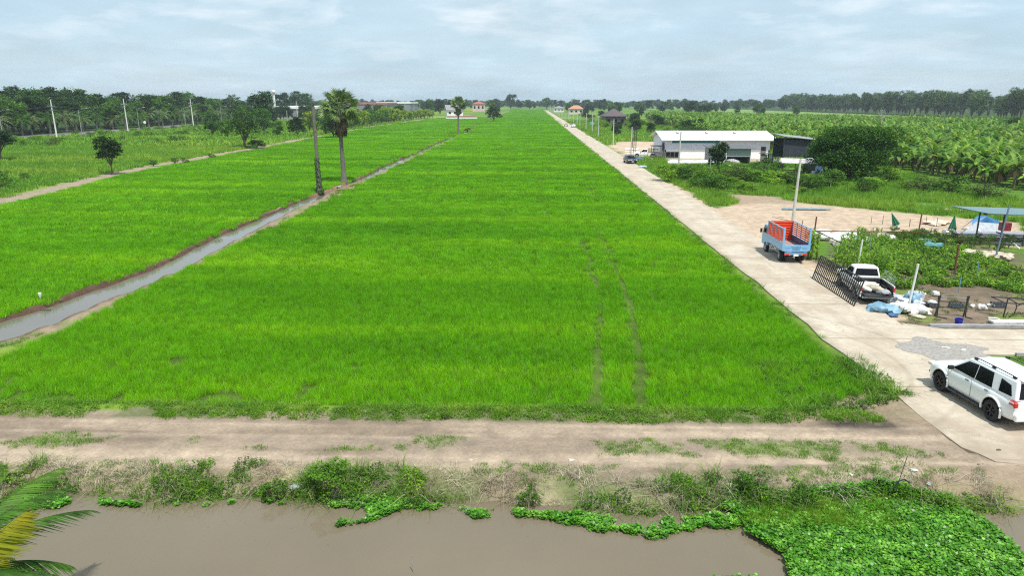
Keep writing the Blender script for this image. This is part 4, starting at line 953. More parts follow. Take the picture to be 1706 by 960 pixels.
# ------------------------------------------------------------------ coconut palm at the near left corner
t = thing('coconut_palm', 'coconut palm at the near left corner leaning over the canal', 'palm tree', (-11.45, 11.6, -.5))
b = MB(); b.tube([(-.3, -.6, -.9), (-.1, -.2, .6), (0, 0, 1.8), (.02, 0, 2.5)], [.26, .2, .18, .2], 10); b.build('trunk', BARKP, t, smooth=40)
COCO = leaf_mat('coconut_leaf', ((.035, .10, .010), (.065, .17, .014), (.12, .24, .02)), .8, .4)
COCY = leaf_mat('yellow_coconut_leaf', ((.34, .40, .03), (.50, .50, .035), (.66, .58, .05)), 1.2, .4)
b = None
specs = [(60, 35, 3.0, 0), (5, 30, 2.6, 0), (88, 30, 3.2, 0), (40, 60, 3.0, 0), (70, 50, 3.2, 0), (25, 5, 2.3, 0), (50, 15, 2.4, 0), (-15, 45, 2.8, 0), (60, -5, 2.2, 0), (15, -15, 2.0, 0), (45, 0, 2.0, 0), (80, 5, 2.4, 0), (-20, 30, 3.0, 0), (130, 30, 3., 0), (70, 70, 2.6, 0), (0, -18, 3.0, 0), (35, -25, 3.0, 0), (75, -20, 3.0, 0), (-45, 0, 3., 0), (-80, 20, 3, 0), (180, 30, 3, 0), (-120, 30, 3, 0), (110, -10, 2.8, 0)]
for i, (az, el, L_, y_) in enumerate(specs):
    v, F = frond(L_, 0, 1.0, 44, .60, .055, 900 + i, .5, .035, .12); me = np_mesh('frond%d' % i, *rotx(v, F, R(el), R(az), (i % 3 - 1) * .4, (0, 0, 2.4)), COCO); obj('frond', me, t)
v, F = frond(2.15, 0, .3, 60, .55, .062, 950, 1.2, .035, .12); yf = obj('frond', np_mesh('yellow_frond', *rotx(v, F, R(46), R(16), .55, (.15, -.1, 2.45)), COCY), t); yf['label'] = 'yellow drooping frond'
g2 = np.random.default_rng(77)
b = MB()
for i in range(12):
    a = 6.28 * i / 12; b.tube([(0, 0, 2.2), (math.cos(a) * .5, math.sin(a) * .5, 1.9), (math.cos(a) * .9, math.sin(a) * .9, .8 - .5 * (i % 3))], [.03, .025, .01], 5)
b.build('dry_stalks', DEADL, t)
# ------------------------------------------------------------------ materials for built things
WHITEP = mat('white_car_paint', (.80, .80, .79), .28, var=.03, coat=.6, scale=1.5)
OLDWHITE = mat('old_white_paint', (.72, .72, .70), .4, var=.10, coat=.3, scale=4., wear=.68, wcol=(.45, .38, .30))
DARKP = mat('dark_blue_car_paint', (.015, .02, .035), .25, var=.1, coat=.7)
TYRE = mat('rubber', (.018, .018, .018), .85, var=.3, scale=8)
RIMB = mat('black_rim', (.02, .02, .022), .4, .4); RIMG = mat('grey_rim', (.42, .42, .42), .4, .7)
BLK = mat('black_plastic', (.02, .02, .02), .5); CHR = mat('chrome', (.5, .5, .52), .15, 1.)
REDL = mat('red_lens', (.55, .02, .02), .2, coat=.5); CLRL = mat('clear_lens', (.7, .7, .72), .15, coat=.6); ORL = mat('orange_lens', (.8, .25, .02), .25)
BLUEP = mat('light_blue_truck_paint', (.20, .42, .66), .4, var=.14, scale=3., wear=.66, wcol=(.16, .22, .3), coat=.2)
NAVY = mat('navy_truck_paint', (.05, .09, .20), .5, var=.25, scale=3.)
REDP = mat('orange_red_truck_paint', (.72, .07, .02), .45, var=.18, scale=3., wear=.7, wcol=(.35, .08, .04))
RUST = mat('rusty_steel', (.17, .06, .035), .8, var=.45, scale=8., bump=.3); GALV = mat('galvanised_steel', (.42, .44, .45), .45, .5, var=.2, scale=6.)
POLEC = mat('pole_concrete', (.50, .49, .45), .85, var=.18, scale=2., bump=.2); BLKST = mat('black_steel', (.025, .025, .028), .55, var=.3)
GLASS = glass_mat(col=(.006, .007, .008)); GLASS.node_tree.nodes['Principled BSDF'].inputs['Specular IOR Level'].default_value = .25
def corrugated(name, col, freq, axis='X', rough=.45, var=.08, wear=None, wcol=(.4, .3, .22), bump=.8):
    m, nt, b = _nt(name); tc = nt.nodes.new('ShaderNodeTexCoord'); wv = nt.nodes.new('ShaderNodeTexWave'); wv.bands_direction = axis; wv.inputs['Scale'].default_value = freq
    nt.links.new(tc.outputs['Object'], wv.inputs['Vector']); n = noise_node(nt, .6, 6, .65, tc.outputs['Object'])
    r = ramp(nt, n.outputs[0], [(.3, tuple(c * (1 - var) for c in col)), (.7, tuple(min(1, c * (1 + var * .5)) for c in col))]); o = r.outputs[0]
    rw = ramp(nt, wv.outputs[0], [(0, (.80, .81, .83)), (.25, (1, 1, 1))]); o = mixc(nt, 1., o, rw.outputs[0], 'MULTIPLY')
    if wear:
        n2 = noise_node(nt, 1.2, 8, .7, mapping(nt, tc.outputs['Object'], (1, 1, .25))); r2 = ramp(nt, n2.outputs[0], [(wear - .05, (0, 0, 0)), (wear + .08, (.8, .8, .8))]); o = mixc(nt, r2.outputs[0], o, wcol)
    nt.links.new(o, b.inputs['Base Color']); b.inputs['Roughness'].default_value = rough; b.inputs['Metallic'].default_value = .0
    bn = nt.nodes.new('ShaderNodeBump'); bn.inputs['Strength'].default_value = bump; bn.inputs['Distance'].default_value = .03; nt.links.new(wv.outputs[0], bn.inputs['Height']); nt.links.new(bn.outputs[0], b.inputs['Normal'])
    return m

# ------------------------------------------------------------------ vehicles
def wheel_parts(root, x, y, r, w, side, rim=RIMG, spokes=6, name='wheel'):
    M = Matrix.Translation((x, y, r)) @ Matrix.Rotation(R(90) * side, 4, 'Y')
    b = MB(); b.lathe([(r * .62, -w / 2), (r * .9, -w / 2), (r * .985, -w * .38), (r, -w * .2), (r, w * .2), (r * .985, w * .38), (r * .9, w / 2), (r * .62, w / 2), (r * .6, w * .30)], 28, M, cap=False)
    t = b.build(name, TYRE, root, smooth=35)
    b = MB(); b.lathe([(r * .62, -w * .3), (r * .63, w * .46), (r * .57, w * .46), (r * .5, w * .15), (.0, w * .12)], 28, M, cap=False)
    for k in range(spokes):
        a = 6.283 * k / spokes; q = [Vector((math.cos(a + d) * rr, math.sin(a + d) * rr, w * .30)) for d, rr in ((-.45, .12 * r), (-.13, r * .58), (.13, r * .58), (.45, .12 * r))]
        b.prism([M @ p for p in q], (M.to_3x3() @ Vector((0, 0, w * .10))))
    b.lathe([(r * .16, w * .3), (r * .14, w * .46), (0.001, w * .46)], 12, M)
    b.build('rim', rim, t, smooth=35)
def body_mesh(name, st, m, arches, sub=1):
    """st: stations (y, z_bottom, z_top, half_width, shoulder_inset)"""
    V = []; F = []; k = 15
    for (y, zb, zt, w, ins) in st:
        H_ = zt - zb; half = [(0, zb), (w * .72, zb), (w * .95, zb + .07), (w * .99, zb + H_ * .28), (w, zb + H_ * .55), (w - ins * .25, zb + H_ * .80), (w - ins, zt - .015), (w * .55, zt + .02)]
        ring = [(x, z) for x, z in half] + [(0, zt + .03)] + [(-x, z) for x, z in reversed(half[1:])]
        k = len(ring); V += [(x, y, z) for x, z in ring]
    for i in range(len(st) - 1):
        for j in range(k): F.append((i * k + j, i * k + (j + 1) % k, (i + 1) * k + (j + 1) % k, (i + 1) * k + j))
    F += [tuple(range(k - 1, -1, -1)), tuple((len(st) - 1) * k + j for j in range(k))]
    me = bpy.data.meshes.new(name); me.from_pydata(V, [], F); me.materials.append(m); me.materials.append(BLK)
    def md(o, tmp):
        s = o.modifiers.new('s', 'SUBSURF'); s.levels = sub; s.render_levels = sub
        for (ya, ra) in arches:
            b = MB(); b.lathe([(ra, -3), (ra, 3)], 28, Matrix.Translation((0, ya, ra * .93)) @ Matrix.Rotation(R(90), 4, 'Y'))
            hole = MB();
            for sgn in (-1, 1):
                hole.lathe([(ra, -.2), (ra, .2)], 28, Matrix.Translation((sgn * (st[3][3] - .12), ya, ra * .93)) @ Matrix.Rotation(R(90), 4, 'Y'))
            cm = hole.mesh('cut', BLK); c = bpy.data.objects.new('cut', cm); C.objects.link(c); tmp.append(c)
            q = o.modifiers.new('b', 'BOOLEAN'); q.object = c; q.operation = 'DIFFERENCE'; q.solver = 'EXACT'
    me = bake(me, [md], name); 
    me.polygons.foreach_set('use_smooth', [True] * len(me.polygons)); me.set_sharp_from_angle(angle=R(38)); return me
def cabin(root, m, zb, zt, yf, yft, yrt, yr, wb, wt, wins, name='cabin', bev=.07, rear=True, wsh=True, rearfrac=(.12, .88), glassm=None, front_in=.09):
    glassm = glassm or GLASS
    b = MB(); V = [(-wb, yr, zb), (wb, yr, zb), (wb, yf, zb), (-wb, yf, zb), (-wt, yrt, zt), (wt, yrt, zt), (wt, yft, zt), (-wt, yft, zt)]
    # roof split for a soft crown
    b.add(V + [(0, yrt, zt + .035), (0, yft, zt + .035)], [(0, 3, 2, 1), (0, 1, 5, 8, 4), (2, 3, 7, 9, 6), (1, 2, 6, 5), (3, 0, 4, 7), (4, 8, 9, 7), (8, 5, 6, 9)])
    o = b.build(name, m, root, smooth=42, bevel=bev, seg=4)
    sl = (wt - wb) / (zt - zb)
    for sgn in (-1, 1):
        for poly in wins:
            g_ = MB(); g_.prism([(sgn * (wb + sl * (z - zb) + .004), y, z) for y, z in poly], (sgn * .008, 0, 0)); g_.build('side_window', glassm, root)
    def pl(y0, z0, y1, z1, w0, w1, f0, f1, off, nm, par):
        g_ = MB(); P = []
        for f, s_ in ((f0, -1), (f0, 1), (f1, 1), (f1, -1)): P.append((s_ * (w0 + (w1 - w0) * f - par), y0 + (y1 - y0) * f + off * .004, z0 + (z1 - z0) * f + .002))
        g_.prism(P, (0, off * .008, .004)); g_.build(nm, glassm, root, bevel=.002)
    if wsh: pl(yf, zb, yft, zt, wb, wt, .08, .92, 1, 'windscreen', front_in)
    if rear: pl(yr, zb, yrt, zt, wb, wt, rearfrac[0], rearfrac[1], -1, 'rear_window', .11)
    return o
def mirrors(root, x, y, z, m):
    for sgn in (-1, 1):
        b = MB(); b.box((sgn * (x + .11), y, z), (.2, .12, .15)); b.box((sgn * (x + .01), y + .02, z - .05), (.08, .05, .04)); b.build('mirror', m, root, bevel=.03)

# --- white SUV
def suv(loc, rz):
    t = thing('white_suv', 'white SUV with black wheels and roof rails parked on the concrete', 'car', loc, rz)
    st = [(2.33, .42, .78, .66, .10), (2.26, .30, .90, .80, .10), (2.05, .28, .99, .885, .10), (1.62, .27, 1.05, .92, .10), (1.0, .27, 1.11, .92, .10), (.3, .27, 1.12, .915, .07), (-.8, .27, 1.13, .915, .07), (-1.6, .28, 1.14, .92, .08), (-2.15, .32, 1.13, .89, .09), (-2.33, .40, 1.08, .82, .10)]
    obj('body', body_mesh('suv_body', st, WHITEP, [(1.42, .455), (-1.33, .455)]), t)
    wins = [[(.92, 1.15), (.30, 1.61), (-.20, 1.655), (-.22, 1.14)], [(-.27, 1.14), (-.25, 1.655), (-.95, 1.65), (-1.10, 1.15)], [(-1.42, 1.18), (-1.34, 1.60), (-1.82, 1.53), (-2.02, 1.20)]]
    cabin(t, WHITEP, 1.08, 1.74, 1.12, .32, -2.02, -2.26, .84, .66, wins)
    for y in (1.42, -1.33):
        for sgn in (-1, 1):
            wheel_parts(t, sgn * .80, y, .385, .26, sgn, RIMB)
            b = MB(); b.tube([(sgn * .925, y + math.cos(a) * .475, .425 + math.sin(a) * .475) for a in np.linspace(-.25, math.pi + .25, 18)], .04, 8); b.build('wheel_arch', WHITEP, t, smooth=60)
    for sgn in (-1, 1):
        b = MB(); b.box((sgn * .93, .02, .33), (.17, 1.75, .05)); b.tube([(sgn * .98, .9, .33), (sgn * .98, -.85, .33)], .035, 8); b.build('side_step', BLK, t, bevel=.01)
        b = MB(); b.tube([(sgn * .60, .15, 1.775), (sgn * .61, .05, 1.83), (sgn * .61, -.8, 1.835), (sgn * .61, -1.7, 1.82), (sgn * .60, -1.85, 1.76)], .018, 8)
        for y in (.1, -.8, -1.78): b.box((sgn * .605, y, 1.79), (.05, .16, .06))
        b.build('roof_rail', BLK, t)
        for y in (.0, -.98):
            b = MB(); b.box((sgn * .918, y, 1.0), (.03, .16, .07)); h = b.build('door_handle', mat('handle_recess', (.12, .13, .14), .3), t, bevel=.02); b = MB(); b.tube([(sgn * .94, y - .08, 1.005), (sgn * .95, y, 1.01), (sgn * .94, y + .08, 1.005)], .012, 6); b.build('grip', CHR, h)
        for y, z0, z1 in ((-.24, .34, 1.13), (1.02, .36, 1.10)):
            b = MB(); b.box((sgn * .921, y, (z0 + z1) / 2), (.004, .010, z1 - z0)); b.build('door_seam', BLK, t)
        b = MB(); b.box((sgn * .845, -2.20, .99), (.14, .30, .19)); l = b.build('taillight', REDL, t, bevel=.04, seg=3); b = MB(); b.box((sgn * .875, -2.16, .93), (.10, .24, .06)); b.box((sgn * .875, -2.16, 1.05), (.10, .24, .035)); b.build('clear_band', CLRL, l, bevel=.01)
        b = MB(); b.box((sgn * .76, 2.14, .86), (.26, .26, .15)); b.build('headlight', CLRL, t, bevel=.05, seg=3)
        b = MB(); b.box((sgn * .70, 2.26, .50), (.16, .06, .1)); b.build('fog_light', BLK, t, bevel=.02)
    mirrors(t, .86, .86, 1.18, BLK)
    b = MB(); b.box((0, 2.30, .70), (.95, .06, .18)); b.build('grille', CHR, t, bevel=.02)
    b = MB(); b.box((0, -2.30, .52), (1.62, .16, .26)); b.build('rear_bumper', WHITEP, t, bevel=.06, seg=3)
    b = MB(); b.box((0, -2.35, .83), (.38, .02, .16)); b.build('number_plate', mat('plate_white', (.75, .75, .74), .4), t)
    b = MB(); b.box((0, -2.05, 1.76), (1.15, .26, .035)); b.build('roof_spoiler', WHITEP, t, bevel=.015)
    b = MB(); b.box((0, .4, .3), (1.3, 3.9, .18)); b.build('chassis', BLK, t)
rl, fl = at(1650, 704), at(1570, 656)
a_ = math.atan2(-(fl[0] - rl[0]), fl[1] - rl[1]); mx_, my_ = (rl[0] + fl[0]) / 2, (rl[1] + fl[1]) / 2
suv((mx_ + .86 * math.cos(a_) - .04, my_ + .86 * math.sin(a_) + .02, .072), a_)

# --- pickups
def pickup(name, label, loc, rz, paint, tail_down=True, rim=RIMG, canopy=False):
    t = thing(name, label, 'pickup truck', loc, rz)
    st = [(2.52, .42, .78, .66, .1), (2.45, .32, .90, .78, .1), (2.2, .30, .98, .86, .1), (1.8, .30, 1.02, .89, .1), (1.15, .30, 1.06, .89, .08), (.4, .30, 1.07, .89, .06), (-.35, .30, 1.06, .89, .06), (-.52, .30, 1.04, .88, .06)]
    obj('body', body_mesh(name + '_body', st, paint, [(1.62, .42)]), t)
    cabin(t, paint, 1.02, 1.66, 1.15, .42, -.36, -.5, .80, .64, [[(.95, 1.07), (.42, 1.54), (.12, 1.56), (.10, 1.07)], [(.05, 1.07), (.07, 1.56), (-.27, 1.55), (-.33, 1.07)]], rearfrac=(.25, .85))
    # bed: floor, two sides cut over the wheel, front board
    for sgn in (-1, 1):
        y0, y1 = -.55, -2.50; arch = [(-1.42 + math.cos(a) * .43, .40 + math.sin(a) * .43) for a in np.linspace(0, math.pi, 14)]
        prof = [(y1, .42), (y1, 1.03), (y0, 1.03), (y0, .36)] + arch
        b = MB(); b.prism([(sgn * .88, y, z) for y, z in prof], (-sgn * .05, 0, 0)); b.box((sgn * .865, (y0 + y1) / 2, 1.045), (.07, y0 - y1, .03)); b.build('bed_side', paint, t)
        b = MB(); b.prism([(sgn * .82, y0, .55), (sgn * .82, y1, .55), (sgn * .82, y1, 1.02), (sgn * .82, y0, 1.02)], (-sgn * .015, 0, 0)); b.box((sgn * .73, -1.42, .68), (.19, .8, .28)); b.build('bed_liner', BLK, t, bevel=.01)
        b = MB(); b.box((sgn * .86, -2.50, .82), (.10, .10, .30)); l = b.build('taillight', REDL, t, bevel=.02); b = MB(); b.box((sgn * .86, -2.505, .70), (.09, .105, .06)); b.build('clear_band', CLRL, l)
        for y in (1.62, -1.42): wheel_parts(t, sgn * .76, y, .36, .24, sgn, rim)
        b = MB(); b.box((sgn * .72, 2.32, .80), (.26, .22, .18)); b.build('headlight', CLRL, t, bevel=.04)
        b = MB(); b.box((sgn * .90, .15, .93), (.03, .14, .04)); b.build('door_handle', BLK, t)
        b = MB(); b.box((sgn * .893, .08, .70), (.006, .012, .68)); b.build('door_seam', BLK, t)
    mirrors(t, .82, .9, 1.12, BLK)
    b = MB(); b.box((0, -1.52, .55), (1.66, 1.98, .05)); b.box((0, -.56, .8), (1.62, .05, .46)); b.build('bed_floor', BLK, t)
    b = MB(); b.box((0, .3, .36), (1.1, 4.1, .18)); b.build('chassis', BLK, t)
    b = MB()
    if tail_down: b.box((0, -2.73, .58), (1.5, .46, .045)); 
    else: b.box((0, -2.5, .80), (1.62, .05, .46))
    b.build('tailgate', BLK if tail_down else paint, t, bevel=.01)
    b = MB(); b.box((0, -2.60, .42), (1.6, .1, .12)); b.build('rear_bumper', GALV, t, bevel=.02)
    if canopy:
        b = MB()
        for x in (-.8, .8):
            for y in (-.6, -1.5, -2.4): b.tube([(x, y, 1.04), (x, y, 1.68)], .02, 6)
            b.tube([(x, -.5, 1.68), (x, -2.5, 1.68)], .02, 6); b.tube([(x, -.5, 1.36), (x, -2.5, 1.36)], .015, 6)
        b.box((0, -1.5, 1.70), (1.66, 2.05, .03)); b.build('load_rack', BLK, t)
    return t
p = at(1465, 502)
PK = pickup('white_pickup', 'old white pickup with its tailgate down beside the black gate', (19.5, 41.55, .03), R(-7), OLDWHITE)
b = MB(); gg = random.Random(3)
for x_ in (.82,):      # low wire rack on the right bed side
    for q in range(9): b.tube([(x_, -.6 - q * .22, 1.05), (x_ + .1, -.6 - q * .22, 1.62 - .02 * q)], .012, 5)
    for z in (1.2, 1.4, 1.6): b.tube([(x_ + (z - 1.05) * .18, -.6, z), (x_ + (z - 1.05) * .18, -2.4, z - .08)], .012, 5)
b.build('wire_rack', GALV, PK)
def blob(name, label, cat, m, loc, dims, rz=0., seed=0, rough=.22, freq=2.2, group=None, sub=3, parent=None, flat=0.):
    """soft heap: sacks, sheets, rubbish"""
    b = MB(); n = 20; rings = 9; V = []; gn_ = np.random.default_rng(seed); ph = gn_.uniform(0, 9, 6)
    for i in range(rings):
        th = math.pi * i / (rings - 1)
        for k in range(n):
            a = 6.283 * k / n; s = math.sin(th); c_ = math.cos(th)
            f = 1 + rough * (math.sin(freq * a + ph[0]) * math.sin(2 * th + ph[1]) + .6 * math.sin(freq * 2.3 * a + ph[2] + 2 * th) + .35 * math.sin(freq * 5 * a + ph[3] + 5 * th))
            V.append((dims[0] / 2 * math.copysign(abs(math.cos(a)) ** .7, math.cos(a)) * s ** .7 * f, dims[1] / 2 * math.copysign(abs(math.sin(a)) ** .7, math.sin(a)) * s ** .7 * f, dims[2] / 2 * (math.copysign(abs(c_) ** .8, c_) * (1 + (f - 1) * .6)) + dims[2] * .42))
    F = [(i * n + k, (i + 1) * n + k, (i + 1) * n + (k + 1) % n, i * n + (k + 1) % n) for i in range(rings - 1) for k in range(n)]
    b.add(V, F); o = b.build(name, m, parent, smooth=50); o.location = loc; o.rotation_euler = (0, 0, rz)
    if not parent: tag(o, label, cat, group)
    return o
WPLA = mat('white_plastic_sack', (.66, .65, .61), .5, var=.25, scale=4, bump=.6); BEIG = mat('beige_sack', (.50, .44, .33), .7, var=.3, scale=4, bump=.5); BTARP = mat('light_blue_tarp', (.20, .36, .48), .5, var=.5, scale=3., bump=.8)
SHEET = mat('clear_plastic_sheet', (.50, .55, .60), .35, var=.35, scale=3., bump=.8)
def on_pickup(x, y, z):
    v = Matrix.Rotation(R(-7), 3, 'Z') @ Vector((x, y, z)); return (v.x + 19.5, v.y + 41.55, v.z + .03)
blob('sack', 'white plastic sack lying in the pickup bed behind the cab', 'sack', WPLA, on_pickup(-.2, -1.15, .58), (1.1, .8, .4), .4, 1)
blob('sack', 'beige sack slumped across the middle of the pickup bed', 'sack', BEIG, on_pickup(.05, -1.8, .58), (.5, 1.2, .38), .5, 2)
blob('sack', 'grey crumpled sheet near the lowered tailgate', 'sheet', mat('grey_sheet', (.35, .35, .36), .6, bump=.5), on_pickup(.35, -2.3, .58), (.7, .8, .28), .2, 3)
blob('sack', 'white bundle against the left bed side of the pickup', 'sack', WPLA, on_pickup(-.5, -1.7, .58), (.5, .9, .3), .1, 4)
wp = at(1075, 259)
pickup('rack_pickup', 'white pickup with a black load rack parked beside the long warehouse', (22.9, 147.5, .05), R(78), OLDWHITE, False, canopy=True)

def small_car(name, label, loc, rz, paint, hatch=True, group=None):
    t = thing(name, label, 'car', loc, rz, group)
    st = [(2.12, .38, .68, .62, .1), (2.05, .26, .78, .76, .1), (1.8, .22, .86, .83, .1), (1.3, .22, .90, .85, .1), (.8, .22, .93, .85, .08), (0, .22, .95, .85, .06), (-1., .22, .96, .85, .06), (-1.7, .24, .96, .84, .08), (-2.05, .28, .93, .80, .1), (-2.15, .38, .86, .72, .1)]
    obj('body', body_mesh(name + '_body', st, paint, [(1.28, .36), (-1.30, .36)]), t)
    cabin(t, paint, .90, 1.42, 1.05, .25, -1.25, -1.85, .78, .58, [[(.80, .96), (.22, 1.33), (-.22, 1.35), (-.24, .96)], [(-.29, .96), (-.27, 1.35), (-1.1, 1.31), (-1.4, .98)]])
    for sgn in (-1, 1):
        for y in (1.28, -1.30): wheel_parts(t, sgn * .74, y, .31, .2, sgn)
        b = MB(); b.box((sgn * .68, 1.98, .68), (.26, .2, .13)); b.build('headlight', CLRL, t, bevel=.04)
        b = MB(); b.box((sgn * .72, -2.08, .80), (.2, .12, .14)); b.build('taillight', REDL, t, bevel=.03)
    mirrors(t, .80, .75, 1.0, paint)
    b = MB(); b.box((0, 2.11, .52), (.7, .05, .2)); b.build('grille', BLK, t, bevel=.02)
    b = MB(); b.box((0, 0, .26), (1.2, 3.6, .16)); b.build('chassis', BLK, t)
    b = MB(); b.box((0, 2.14, .42), (.4, .02, .11)); b.build('number_plate', mat('plate_white', (.75, .75, .74), .4), t)
    return t
small_car('dark_sedan', 'dark blue car facing the camera at the road edge beside the warehouse', (17.9, 133., .07), R(186), DARKP)
small_car('white_car', 'white car driving far up the concrete road', (17.9, 318, .07), R(180), WHITEP)
# far dark three-wheeler beside the white car
t = thing('farm_cart', 'small dark farm vehicle beside the white car far up the road', 'vehicle', (15.2, 326, .07), R(180))
b = MB(); b.box((0, -.5, .75), (1.3, 1.9, .5)); b.box((0, .8, 1.35), (1.2, .9, .06)); b.build('body', BLK, t, bevel=.04)
b = MB(); [b.tube([(x_, y_, .9), (x_, y_, 1.38)], .03, 6) for x_ in (-.55, .55) for y_ in (.4, 1.2)]; b.box((0, .9, .7), (.9, .5, .4)); b.build('cab_frame', WHITEP, t)
for sgn in (-1, 1): wheel_parts(t, sgn * .65, -.6, .4, .2, sgn)
wheel_parts(t, 0, 1.3, .35, .16, 1)

# --- blue cargo truck
def cargo_truck(loc, rz):
    t = thing('cargo_truck', 'light blue stake-bed truck with orange inner boards parked at the road edge', 'truck', loc, rz)
    BW, Y0, Y1, ZF, ZT = .88, -2.15, 1.55, .98, 2.42         # bed half width, rear, front, floor, top
    b = MB(); b.box((0, (Y0 + Y1) / 2, ZF - .06), (2 * BW, Y1 - Y0, .10)); b.build('bed_floor', mat('worn_deck', (.30, .26, .24), .8, var=.4, scale=5, wear=.55, wcol=(.45, .2, .14)), t)
    for sgn in (-1, 1):
        x = sgn * BW
        b = MB(); b.box((x, (Y0 + Y1) / 2, ZF + .18), (.05, Y1 - Y0, .55)); sd = b.build('side_panel', BLUEP, t, bevel=.008)
        b = MB(); b.box((x - sgn * .03, (Y0 + Y1) / 2, ZF + .22), (.012, Y1 - Y0 - .1, .44)); b.build('inner_lining', NAVY, sd)
        b = MB(); n_ = 6
        for q in range(n_): b.box((x, (Y0 + Y1) / 2, ZF + .56 + q * .145), (.035, Y1 - Y0 - .1, .075))
        b.build('slats', REDP, sd)
        b = MB(); b.box((x, (Y0 + Y1) / 2, ZT), (.07, Y1 - Y0, .07))
        for q in range(5): b.box((x + sgn * .002, Y0 + .05 + q * (Y1 - Y0 - .1) / 4, (ZF + .45 + ZT) / 2), (.055, .06, ZT - ZF - .45))
        b.build('top_rail', BLUEP, sd, bevel=.006)
        b = MB(); b.box((x + sgn * .01, Y0 + .04, (ZF + ZT) / 2 + .02), (.14, .10, ZT - ZF + .16)); b.build('rear_post', BLUEP, t, bevel=.015)
        b = MB(); b.box((sgn * .62, Y0 - .02, .66), (.30, .04, .12)); l = b.build('taillight', REDL, t, bevel=.01); b = MB(); b.box((sgn * .42, Y0 - .022, .66), (.09, .045, .11)); b.build('indicator', ORL, l)
        b = MB(); b.box((sgn * .84, -.2, .62), (.04, 2.2, .05)); b.box((sgn * .84, -.2, .80), (.04, 2.2, .04)); [b.box((sgn * .84, y_, .71), (.035, .04, .2)) for y_ in (-1.2, -.5, .2, .85)]; b.build('side_guard', GALV, t)
    b = MB(); b.box((0, Y1 - .02, (ZF + ZT) / 2), (2 * BW - .06, .05, ZT - ZF)); 
    for q in range(7): b.box((0, Y1 - .06, ZF + .2 + q * .19), (2 * BW - .1, .04, .05))
    b.build('front_board', REDP, t, bevel=.006)
    b = MB(); b.box((0, Y0, ZF + .12), (2 * BW - .10, .05, .46)); tg = b.build('tailgate', BLUEP, t, bevel=.01)
    b = MB(); b.box((0, Y0 - .03, ZF + .14), (.52, .03, .22)); [b.box((s_ * .56, Y0 - .03, ZF + .14), (.36, .02, .04)) for s_ in (-1, 1)]; b.build('raised_panel', mat('darker_blue_paint', (.12, .27, .45), .45, var=.2), tg, bevel=.01)
    b = MB(); [b.tube([(s_ * .3, Y0 - .05, ZF + .3), (s_ * .3, Y0 - .07, ZF + .22)], .02, 6) for s_ in (-1, 1)]; b.build('latch', GALV, tg)
    b = MB(); b.box((0, Y0 + .02, .72), (1.5, .10, .22)); b.build('rear_bumper', mat('darker_blue_paint', (.12, .27, .45)), t, bevel=.01)
    b = MB(); b.box((.02, Y0 - .045, .62), (.34, .015, .15)); b.build('number_plate', mat('plate_white', (.75, .75, .74), .4), t)
    b = MB(); [b.box((s_ * .36, .1, .58), (.10, 4.3, .16)) for s_ in (-1, 1)]; b.tube([(-.6, -1.2, .40), (.6, -1.2, .40)], .09, 8); b.tube([(-.7, 2.05, .38), (.7, 2.05, .38)], .05, 8); b.box((.5, .6, .55), (.5, .8, .3)); b.build('chassis', BLK, t)
    for sgn in (-1, 1):
        wheel_parts(t, sgn * .74, -1.2, .39, .21, sgn, RIMG, 5); wheel_parts(t, sgn * .50, -1.2, .39, .2, sgn, RIMG, 5); wheel_parts(t, sgn * .74, 2.05, .39, .21, sgn, RIMG, 5)
    # cab ahead of the bed
    b = MB(); prof = [(1.62, .55), (1.62, 1.95), (1.75, 2.05), (2.55, 2.02), (2.98, 1.38), (3.05, .95), (3.02, .5), (2.5, .5)] 
    b.prism([(-.84, y, z) for y, z in prof], (1.68, 0, 0)); b.build('cab', BLUEP, t, bevel=.05, seg=3)
    for sgn in (-1, 1):
        b = MB(); b.prism([(sgn * .842, y, z) for y, z in ((1.78, 1.4), (1.78, 1.88), (2.45, 1.88), (2.78, 1.4))], (sgn * .006, 0, 0)); b.build('side_window', GLASS, t)
        b = MB(); b.box((sgn * 1.0, 2.75, 1.5), (.16, .06, .3)); b.tube([(sgn * .84, 2.7, 1.7), (sgn * .98, 2.75, 1.62)], .015, 5); b.build('mirror', BLK, t, bevel=.02)
        b = MB(); b.box((sgn * .55, 3.04, .8), (.28, .05, .18)); b.build('headlight', CLRL, t, bevel=.03)
    b = MB(); b.prism([(-.74, 2.62, 1.93), (.74, 2.62, 1.93), (.74, 2.975, 1.40), (-.74, 2.975, 1.40)], (0, .012, .01)); b.build('windscreen', GLASS, t)
    b = MB(); b.prism([(-.55, 1.612, 1.5), (.55, 1.612, 1.5), (.55, 1.612, 1.9), (-.55, 1.612, 1.9)], (0, -.006, 0)); b.build('rear_window', GLASS, t)
rl, fl = at(1292, 432), at(1274.5, 415.5)
ah = R(-13); c0 = Vector((rl[0], rl[1], 0)) + Matrix.Rotation(ah, 3, 'Z') @ Vector((.84, 1.2, 0))
cargo_truck((18.34, 51.45, .05), R(-1))

